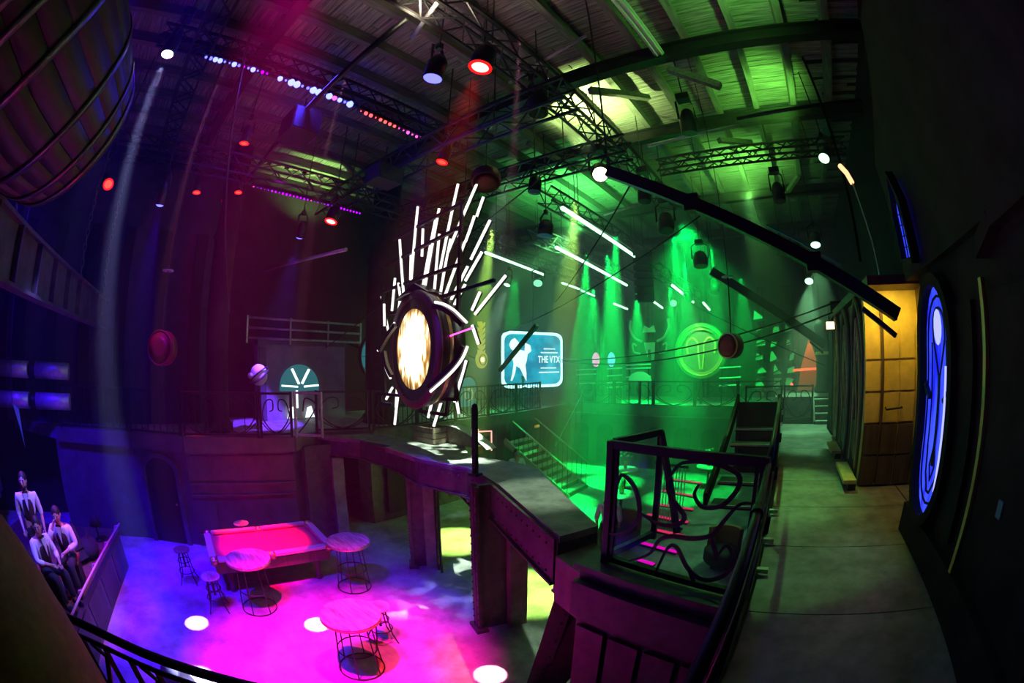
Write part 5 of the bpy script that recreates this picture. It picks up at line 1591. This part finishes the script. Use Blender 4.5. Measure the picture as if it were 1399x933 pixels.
person((-6.95, -1.80, .85), R(-95), 'seated person with rolled white sleeves and a hand raised to the face', sitb, dict(shirt='shirt', vest='vest', sleeve=.7), look=(-.1, .95, -.35))
person((-3.4, 7.75, 0), R(15), 'person in the green hall seen from behind, light top, straps, dark skirt', stand, dict(shirt='shirt', sleeve=.2), .2, straps=True, apron=True)
person((-7.6, 10.2, 0), R(-120), 'guest in a pale shirt beside the hall staircase', dict(stand, wrl=(-.1, .3, 1.2), ell=(-.26, .1, 1.15)), dict(shirt='shirt', sleeve=.8), .1)
for (x, y, lab) in ((-6.46, -2.28, 'dark box seat under the man nearer the chair back'), (-6.93, -1.82, 'dark box seat under the person with rolled sleeves')):
    t = thing('low_stool', (x, y, .85), lab, 'stool')
    MB().box((x, y, 1.06), (.36, .36, .40)).build('seat_base', M['blackfabric'], t)
    MB().box((x, y, 1.285), (.40, .40, .05)).build('cushion', M['leather'], t)

t = thing('equipment_bag', (-8.2, -1.55, .85), 'black soft bag lying on the stage near the pink rail', 'bag')
MB().ball((-8.05, -1.55, 1.0), .34, .24, .2, 16, 10).build('bag_body', M['blackfabric'], t, True)
MB().tube([(-8.2, -1.55, 1.12), (-8.1, -1.5, 1.34), (-7.95, -1.52, 1.12)], .02, 6).build('handle', M['blackfabric'], t)
t = thing('table_lamp', (-8.75, -1.35, .85), 'small dark lamp with a blue glint at the far end of the stage', 'lamp')
MB().lathe([(.1, .85), (.1, .88), (.02, .9), (.02, 1.2)], 14, (-8.75, -1.35, 0)).build('lamp_base', M['steel'], t, True)
MB().lathe([(.16, 1.18), (.08, 1.38), (.02, 1.4)], 16, (-8.75, -1.35, 0)).build('shade', M['blackfabric'], t, True)
MB().ball((-8.68, -1.3, 1.19), .03).build('bulb', M['e_blue'], t)
t = thing('stage_chair', (-7.65, -1.75, .85), 'dark folded chair leaning on the stage beside the bag', 'chair')
MB().bar((-7.55, -1.75, .86), (-7.75, -1.95, 1.55), .03, .03).build('leg', M['steel'], t)
MB().bar((-7.75, -1.6, .86), (-7.95, -1.8, 1.55), .03, .03).build('leg', M['steel'], t)
MB().bar((-7.68, -1.72, 1.12), (-7.82, -1.86, 1.5), .3, .03).build('backrest', M['blackfabric'], t)
MB().bar((-7.62, -1.66, .95), (-7.7, -1.74, 1.1), .3, .04).build('seat', M['blackfabric'], t)

# ================================================================== GREEN HALL: floor, stair, decor
hs = thing('hall_staircase', (-7.5, 11.6, 0), 'green lit staircase with bright handrails in the green hall', 'stairs')
n = 9
for k in range(n):
    x, z = -6.7 - .28 * k, .18 * (k + 1)
    MB().box((x, 12.15, z - .03), (.3, 1.25, .05)).build('tread', M['paleiron'], hs)
    MB().box((x + .14, 12.15, z - .11), (.02, 1.25, .14)).build('riser', M['ironpaint'], hs)
for y in (11.5, 12.8):
    MB().bar((-6.5, y, .02), (-9.1, y, 1.68), .05, .22).build('stringer', M['paleiron'], hs)
    h_ = MB().tube([(-6.45, y, .95), (-9.1, y, 2.62)], .028, 8).build('handrail', M['paleiron'], hs, True)
    for k in range(14):
        p = Vector((-6.55, y, .1)).lerp(Vector((-9.05, y, 1.68)), k / 13)
        MB().bar(p, p + Vector((0, 0, .9)), .016, .016).build('baluster', M['steel'], h_)
MB().box((-9.25, 12.15, .8), (.3, 1.4, 1.6)).build('landing', M['ironpaint'], hs)
h2 = thing('hall_ramp_rail', (-8.3, 13.6, 1.8), 'second bright handrail rising behind the hall staircase', 'railing')
MB().tube([(-8.9, 14.6, 1.0), (-7.6, 14.6, 3.4)], .022, 8).build('rail', M['paleiron'], h2, True)
for k in range(5):
    p = Vector((-8.9, 14.6, 1.0)).lerp(Vector((-7.6, 14.6, 3.4)), (k + .5) / 5)
    MB().bar(p, (p.x, p.y, max(0, p.z - 1.0)), .02, .02).build('post', M['steel'], h2)

t = thing('neon_zigzag', (-8.98, 11.5, 1.6), 'stepped pink neon line on the wall right of the bridge post', 'light')
k_ = .835
zz = [(9.5, 2.46), (10.06, 2.36), (10.06, 2.18), (10.72, 2.12), (10.72, 1.45)]
zz = [(y, z) for y, z in zz]
MB().tube([(-9.02, y, z) for y, z in zz], .022, 8).build('neon_tube', M['e_pink'], t, True)
for y, z in zz[1:]:
    MB().bar((-9.02, y, z), (-9.09, y, z), .03, .03).build('standoff', M['steel'], t)
t = thing('exit_sign', (-8.95, 13.4, 2.0), 'small yellow green lit box under the left hall gallery', 'sign')
MB().box((-8.98, 13.3, 1.98), (.06, .34, .14)).build('sign_box', M['steel'], t)
MB().box((-8.94, 13.3, 1.98), (.02, .30, .10)).build('lit_face', M['e_wheat'], t)

# round ring on the far wall
rg = thing('golden_ring', (-3.62, 17.5, 4.78), 'large round golden ring portal with a scrolled centre above the far gallery', 'ring')
rc = Vector((-3.62, 17.5, 4.80))
MB().lathe([(.86, -.06), (1.12, -.10), (1.16, 0), (1.12, .10), (.86, .06), (.86, -.06)], 48, rc, (0, 1, 0), False).build('ring_body', mat('pale_gold', (.32, .27, .11), .35, .2), rg, True)
MB().lathe([(.85, .02), (.85, .05)], 40, rc, (0, 1, 0)).build('disc', mat('green_disc', (.07, .11, .05), .5), rg)
for s in (-1, 1):
    pts = spiral([(s * .05, -.75), (s * .12, -.1), (s * .15, .35), (s * .4, .55), (s * .62, .3), (s * .58, -.1)], 6)
    MB().ribbon([rc + Vector((a, -.02, b)) for a, b in pts], .07, .04, (0, 1, 0)).build('scroll', M['gold'], rg)
MB().tube([rc + Vector((1.0 * math.cos(2 * math.pi * k / 40), -.11, 1.0 * math.sin(2 * math.pi * k / 40))) for k in range(40)], .02, 6, True).build('moulding', M['gold'], rg, True)
MB().bar(rc + Vector((0, 0, -1.14)), (rc.x, rc.y, 2.62), .1, .1).build('stand_post', M['steel'], rg)

# carved crest
cr = thing('carved_crest', (-6.9, 18.5, 4.4), 'pale horned carved crest on the far wall left of the ring', 'ornament')
cc = Vector((-6.9, 20.5, 4.9))
MB().prism([(-.5, .6), (.5, .6), (.55, 0), (.2, -1.0), (0, -1.2), (-.2, -1.0), (-.55, 0)], cc, (1, 0, 0), (0, 0, 1), (0, -.12, 0)).build('shield', M['facade'], cr)
for s in (-1, 1):
    MB().tube([cc + Vector((a * s, -.15, b)) for a, b in spiral([(.4, .5), (.8, .7), (1.05, 1.2), (1.0, 1.6)], 6)], .07, 8).build('horn', M['white'], cr, True)
    MB().tube([cc + Vector((a * s, -.15, b)) for a, b in spiral([(.5, -.1), (.85, 0), (.9, .4), (.7, .3)], 6)], .05, 8).build('scroll', M['white'], cr, True)
MB().prism([(-.35, 0), (-.25, .35), (0, .2), (.25, .35), (.35, 0)], cc + Vector((0, -.13, .95)), (1, 0, 0), (0, 0, 1), (0, -.08, 0)).build('crown', M['white'], cr)
MB().prism([(-.3, .45), (.3, .45), (.25, -.4), (.12, -.5), (.05, .1), (-.1, .1), (-.12, -.3)], cc + Vector((0, -.13, 0)), (1, 0, 0), (0, 0, 1), (0, -.05, 0)).build('relief', M['white'], cr)

MB().box((cc.x, 20.75, cc.z), (.3, .5, .3)).build('wall_mount', M['steel'], cr)
# pale tubes on stands along the far gallery (rows of short rails)
for k, (x, y, L_, zs) in enumerate(((-8.6, 16.6, 1.0, (4.05, 3.85, 3.45)), (-7.3, 16.8, .7, (4.1, 3.8, 3.5, 3.3)), (-6.2, 16.8, 1.1, (4.25, 4.1, 3.75)), (-2.3, 17.0, .9, (4.1, 3.7, 3.4)))):
    t = thing('tube_stand', (x, y, 2.62), 'rack of short pale horizontal tubes on the far gallery, %s' % ('left of the crest', 'second from the left', 'right of the crest', 'right of the ring')[k], 'rack', 'tube racks on the far gallery')
    for z in zs:
        MB().tube([(x - L_ / 2, y, z), (x + L_ / 2, y, z + .04)], .03, 8).build('tube', M['white'], t, True)
    for s in (-.4, .4):
        MB().bar((x + s * L_, y + .05, 2.62), (x + s * L_, y + .05, max(zs) + .1), .04, .04).build('upright', M['steel'], t)
t = thing('half_round_panel', (-6.0, 16.7, 2.7), 'pale half round fan panel on the far gallery below the crest', 'panel')
MB().prism([(.5 * math.cos(math.pi * k / 12), .38 * math.sin(math.pi * k / 12)) for k in range(13)], (-6.0, 16.4, 3.62), (1, 0, 0), (0, 0, 1), (0, .05, 0)).build('fan_panel', M['white'], t)
MB().bar((-6.0, 16.43, 2.62), (-6.0, 16.43, 3.62), .1, .05).build('stand_post', M['steel'], t)
for k, (x, c) in enumerate(((-8.15, 'pink'), (-7.4, 'blue'))):
    t = thing('wall_projection_lamp', (x, 17.5, 3.8), 'small %s lit glass globe on the far gallery' % c, 'lamp')
    m = emit('globe_' + c, (1, .35, .8) if c == 'pink' else (.15, .6, 1), 1.1)
    MB().ball((x - .1, 16.9, 4.5), .17, .17, .32, 12, 8).build('globe', m, t, True)
    MB().bar((x - .1, 16.9, 2.62), (x - .1, 16.9, 4.2), .06, .06).build('lamp_post', M['steel'], t)
# vertical pilasters and drapes on the far wall
for k in range(9):
    x = -10.2 + 1.45 * k
    o = MB()
    pts = [(x + .06 * j, .07 * math.sin(j * 1.6)) for j in range(11)]
    o.prism(pts + [(a, b + .03) for a, b in reversed(pts)], (0, 20.7, 2.6), (1, 0, 0), (0, 1, 0), (0, 0, 5.2))
    c = o.build('drape', M['facade'], None, True)
    c.name = 'wall_drape'
    tag(c, 'long drape hanging on the far wall, %s from its left end' % ('first', 'second', 'third', 'fourth', 'fifth', 'sixth', 'seventh', 'eighth', 'ninth')[k], 'curtain', 'drapes on the far wall')

# left wall of the green hall: wheat ears, discs, arch
for k, (y, z0, z1) in enumerate(((10.75, 4.5, 6.1), (12.55, 4.5, 6.0))):
    t = thing('wheat_panel', (-11, y, z0), 'yellow lit glass panel shaped like a wheat ear, %s' % ('nearer the eye' if k == 0 else 'nearer the screen'), 'panel', 'wheat ear panels')
    MB().box((-11.1, y, (z0 + z1) / 2), (.06, .12, z1 - z0)).build('stem', M['e_wheat'], t)
    for j in range(6):
        z = z1 - .22 * j
        for s in (-1, 1):
            MB().prism([(0, 0), (s * .2, .16), (s * .22, .3), (s * .05, .2)], (-11.05, y, z - .3), (0, 1, 0), (0, 0, 1), (-.04, 0, 0)).build('grain', M['e_wheat'], t)
    MB().lathe([(.34, 0), (.34, .05)], 24, (-11.08, y, z0), (1, 0, 0)).build('disc', M['e_wheat'], t)
    MB().lathe([(.2, 0), (.22, .04), (.2, .05)], 20, (-11.02, y, z0), (1, 0, 0), False).build('disc_ring', M['steel'], t)
    MB().lathe([(.09, 0), (.09, .03)], 14, (-11.02, y, z0), (1, 0, 0)).build('disc_centre', M['e_amber'], t)
    MB().bar((-11.15, y, z0), (-12.95, y, z0 + .5), .05, .05).build('wall_bracket', M['steel'], t)
t = thing('teal_disc', (-11, 7.9, 4.6), 'large dim teal glass disc partly hidden behind the eye', 'panel')
MB().lathe([(.78, 0), (.78, .04)], 36, (-11.1, 7.75, 4.55), (1, 0, 0)).build('disc', M['e_teal'], t)
MB().lathe([(.76, 0), (.84, .0), (.84, .08), (.76, .08), (.76, 0)], 36, (-11.1, 7.75, 4.55), (1, 0, 0), False).build('rim', M['steel'], t, True)
for an in range(0, 180, 30):
    d = Vector((0, math.cos(R(an)), math.sin(R(an)))) * .76
    MB().bar(Vector((-11.05, 7.75, 4.55)) - d, Vector((-11.05, 7.75, 4.55)) + d, .015, .02, (1, 0, 0)).build('glazing_bar', M['steel'], t)
MB().bar((-11.15, 7.75, 4.55), (-12.95, 7.75, 5), .05, .05).build('wall_bracket', M['steel'], t)
t = thing('teal_arch_panel', (-11, 11.6, 2.65), 'teal lit arched glass panel with a round motif right of the eye', 'panel')
MB().prism(arch_poly(.42, 0, .75), (-10.9, 11.6, 2.75), (0, 1, 0), (0, 0, 1), (-.05, 0, 0)).build('arch_glass', M['e_teal'], t)
MB().lathe([(.2, 0), (.24, .03), (.2, .05)], 20, (-10.87, 11.6, 3.2), (1, 0, 0), False).build('round_motif', M['e_wheat'], t)
MB().ribbon([(-10.9, 11.6 + a, 2.75 + b) for a, b in [(-.45, 0)] + [(-.45 * math.cos(math.pi * k / 10), .75 + .38 * math.sin(math.pi * k / 10)) for k in range(11)] + [(.45, 0)]], .06, .08, (1, 0, 0)).build('arch_frame', M['steel'], t)
MB().bar((-10.95, 11.6, 3.3), (-12.98, 11.6, 3.5), .05, .05).build('wall_bracket', M['steel'], t)

# goggle shaped ornament and rail on the left balcony
t = thing('mask_ornament', (-10.5, 3.5, 2.65), 'pale sack shaped ornament with dark bands left of the house front', 'ornament')
MB().ball((-10.5, 3.45, 4.02), .2, .24, .27, 14, 10).build('sack', M['white'], t, True)
for an in (-25, 35):
    MB().tube([Vector((-10.5, 3.45, 4.02)) + Vector((.21 * math.cos(a), .25 * math.sin(a), .2 * math.sin(a + R(an)))) for a in [2 * math.pi * k / 16 for k in range(16)]], .018, 6, True).build('band', M['steel'], t)
MB().ball((-10.45, 3.2, 4.0), .08, .08, .08).build('ear_knob', M['white'], t, True)
MB().bar((-10.5, 3.45, 2.65), (-10.5, 3.45, 3.8), .06, .06).build('stand', M['steel'], t)
t = thing('wall_rail', (-11.5, 5, 4.9), 'pale three bar railing on top of the mauve house front', 'railing')
for z in (5.0, 5.28, 5.56):
    MB().tube([(-11.85, 3.5, z), (-11.75, 7.4, z)], .035, 8).build('bar', M['paleiron'], t, True)
for y in (3.5, 4.9, 6.2, 7.4):
    MB().bar((-11.85 + .025 * (y - 3.5), y, 4.85), (-11.85 + .025 * (y - 3.5), y, 5.62), .05, .05).build('post', M['paleiron'], t)

# lattice of broken panes and red canopy at the far right
t = thing('lattice_screen', (-.6, 19.5, 2.62), 'tall dark lattice screen with broken pale panes left of the red canopy', 'screen')
for k in range(4):
    MB().bar((-1.6 + .75 * k, 19.4, 2.62), (-1.6 + .75 * k, 19.4, 6.2), .07, .07, (0, 1, 0)).build('upright', M['steel'], t)
for k in range(6):
    MB().bar((-1.6, 19.4, 3.0 + .62 * k), (.65, 19.4, 3.0 + .62 * k), .06, .06).build('crossbar', M['steel'], t)
    MB().bar((-1.6, 19.42, 2.8 + .55 * k), (.65, 19.42, 3.9 + .45 * k), .05, .05, (0, 1, 0)).build('diagonal', M['steel'], t)
for k in range(16):
    x, z = -1.5 + .75 * (k % 3) + random.uniform(0, .2), 3.1 + .6 * (k // 3) + random.uniform(0, .1)
    a = [random.uniform(.15, .55) for _ in range(4)]
    MB().prism([(0, 0), (a[0], .05), (a[1], a[2]), (.06, a[3])], (x, 19.47, z), (1, 0, 0), (0, 0, 1), (0, .015, 0)).build('broken_pane', M['white'], t)
t = thing('red_canopy', (.9, 18.0, 2.62), 'small red lit canopy tent at the far right end of the hall', 'canopy')
MB().prism([(-.5, 0), (.55, 0), (.45, 1.6), (.1, 2.6), (-.25, 1.5)], (1.0, 18.0, 2.62), (1, 0, 0), (0, 0, 1), (0, .5, 0)).build('cloth', mat('brick_cloth', (.55, .16, .06), .8), t)
MB().tube([(.35, 17.6, 3.95), (1.4, 17.6, 4.0)], .05, 8).build('lit_bar', emit('red_bar', (1, .12, .05), 1.6), t)
for z in (3.4, 3.1):
    MB().ball((.3, 17.5, z), .06).build('red_bulb', M['e_redled'], t)
spot('canopy_lamp', (.5, 17.2, 6.2), (1.0, 18.0, 4.0), (1, .25, .1), 350, 40, .5, .05)
t = thing('lit_column', (1.4, 14.6, 3.3), 'tall green lit column at the far end of the portals', 'column')
MB().lathe([(.3, 3.3), (.34, 3.4), (.26, 3.55), (.26, 5.2), (.33, 5.4), (.22, 5.6)], 20, (1.4, 14.6, 0)).build('shaft', M['facade'], t, True)
MB().lathe([(.27, 4.5), (.31, 4.55), (.27, 4.6)], 20, (1.4, 14.6, 0), (0, 0, 1), False).build('collar', M['gold'], t, True)

# stripes of cast light built as glowing bars, and rod screen seen through the guard panel
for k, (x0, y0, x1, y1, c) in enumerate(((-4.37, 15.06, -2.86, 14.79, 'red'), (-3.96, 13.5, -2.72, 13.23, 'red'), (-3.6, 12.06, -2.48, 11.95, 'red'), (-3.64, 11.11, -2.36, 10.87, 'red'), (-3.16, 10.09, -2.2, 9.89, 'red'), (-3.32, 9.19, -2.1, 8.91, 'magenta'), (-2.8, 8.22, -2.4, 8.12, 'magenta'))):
    t = thing('cast_light_stripe', ((x0 + x1) / 2, (y0 + y1) / 2, 0), ('red' if c == 'red' else 'magenta') + ' stripe of cast light on the hall floor seen through the guard panel, ' + ('farthest', 'second farthest', 'third farthest', 'middle one', 'third nearest', 'second nearest', 'nearest')[k], 'light', 'cast light stripes on the floor')
    MB().bar((x0, y0, .03), (x1, y1, .03), .16, .04).build('stripe_base', M['steel'], t)
    MB().bar((x0, y0, .058), (x1, y1, .058), .11, .02).build('glowing_stripe', emit('cast_red_%d' % k, (1, .03, .16) if c == 'red' else (1, .0, .6), 1.1), t)
t = thing('rod_screen', (-2.9, 10.5, 0), 'screen of thin pale upright rods seen through the guard panel', 'screen')
for k in range(11):
    MB().tube([(-3.3 + .085 * k, 10.55 - .02 * k, .06), (-3.3 + .085 * k, 10.55 - .02 * k, 1.75)], .014, 6).build('rod', M['white'], t)
for z in (.06, 1.75):
    MB().bar((-3.36, 10.57, z), (-2.38, 10.33, z), .05, .06).build('frame_rail', M['steel'], t)
for k, (x, y, lab) in enumerate(((-3.5, 8.9, 'dark round lounge chair seen at the left of the guard panel'), (-1.0, 8.6, 'dark round lounge chair in the middle of the guard panel'))):
    t = thing('lounge_chair', (x, y, 0), lab, 'chair')
    MB().lathe([(.36, .12), (.42, .2), (.42, .4), (.3, .44)], 20, (x, y, 0)).build('seat', M['blackfabric'], t, True)
    MB().prism([(.42 * math.cos(a), .42 * math.sin(a)) for a in [R(20 + 14 * q_) for q_ in range(11)]] + [(.33 * math.cos(a), .33 * math.sin(a)) for a in [R(160 - 14 * q_) for q_ in range(11)]], (x, y, .35), (1, 0, 0), (0, 1, 0), (0, 0, .5)).build('backrest', M['leather'], t)
    for a in (45, 135, 225, 315):
        MB().bar((x + .25 * math.cos(R(a)), y + .25 * math.sin(R(a)), 0), (x + .25 * math.cos(R(a)), y + .25 * math.sin(R(a)), .14), .04, .04, (1, 0, 0)).build('leg', M['wood'], t)

# banqueting tables with bouquets in the green hall
for k, (x, y, lab) in enumerate(((-4.3, 10.6, 'nearest'), (-5.3, 13.3, 'middle'), (-2.6, 14.6, 'rightmost'))):
    t = thing('hall_table', (x, y, 0), '%s round pedestal table in the green hall' % lab, 'table', 'tables in the green hall')
    MB().lathe([(.42, .72), (.45, .73), (.45, .75), (.42, .76)], 26, (x, y, 0)).build('tabletop', M['white'], t)
    MB().lathe([(.26, 0), (.24, .03), (.04, .08), (.04, .72)], 16, (x, y, 0)).build('pedestal', M['steel'], t, True)
    v = thing('flower_vase', (x, y, .76), 'vase of pale flowers on the %s hall table' % lab, 'vase', 'bouquets in the green hall')
    MB().lathe([(.05, .76), (.08, .85), (.04, .98), (.06, 1.02)], 14, (x, y, 0)).build('vase_body', M['brass'], v, True)
    for j in range(9):
        an, r_ = j * 2.4, .05 + .016 * j
        h_ = 1.2 + .05 * ((j * 5) % 4)
        tip = (x + r_ * math.cos(an) * 1.3, y + r_ * math.sin(an) * 1.3, h_)
        sm = MB().tube([(x, y, 1.0), tip], .006, 5).build('stem', M['joist'], v)
        MB().ball(tip, .05, .05, .04, 8, 6).build('flower', M['white'] if j % 3 else M['bench'], sm, True)
for k, x in enumerate((-7.0, -5.9)):
    pass
# dark flower stand seen near the hall floor
t = thing('floor_uplighter', (1.35, 7.6, 6.6), 'small amber lit bracket lamp high on the right truss tower', 'lamp')
MB().tube([(1.44, 6.95, 7.5), (1.5, 6.8, 7.3), (1.55, 6.75, 7.1)], .045, 8).build('flame_glass', emit('amber_flame', (1, .45, .2), 2.2), t, True)
MB().tube([(1.55, 6.75, 7.1), (1.62, 6.4, 6.0), (1.65, 6.3, 5.3)], .014, 6).build('long_rod', M['paleiron'], t)
t.name = 'bracket_lamp'
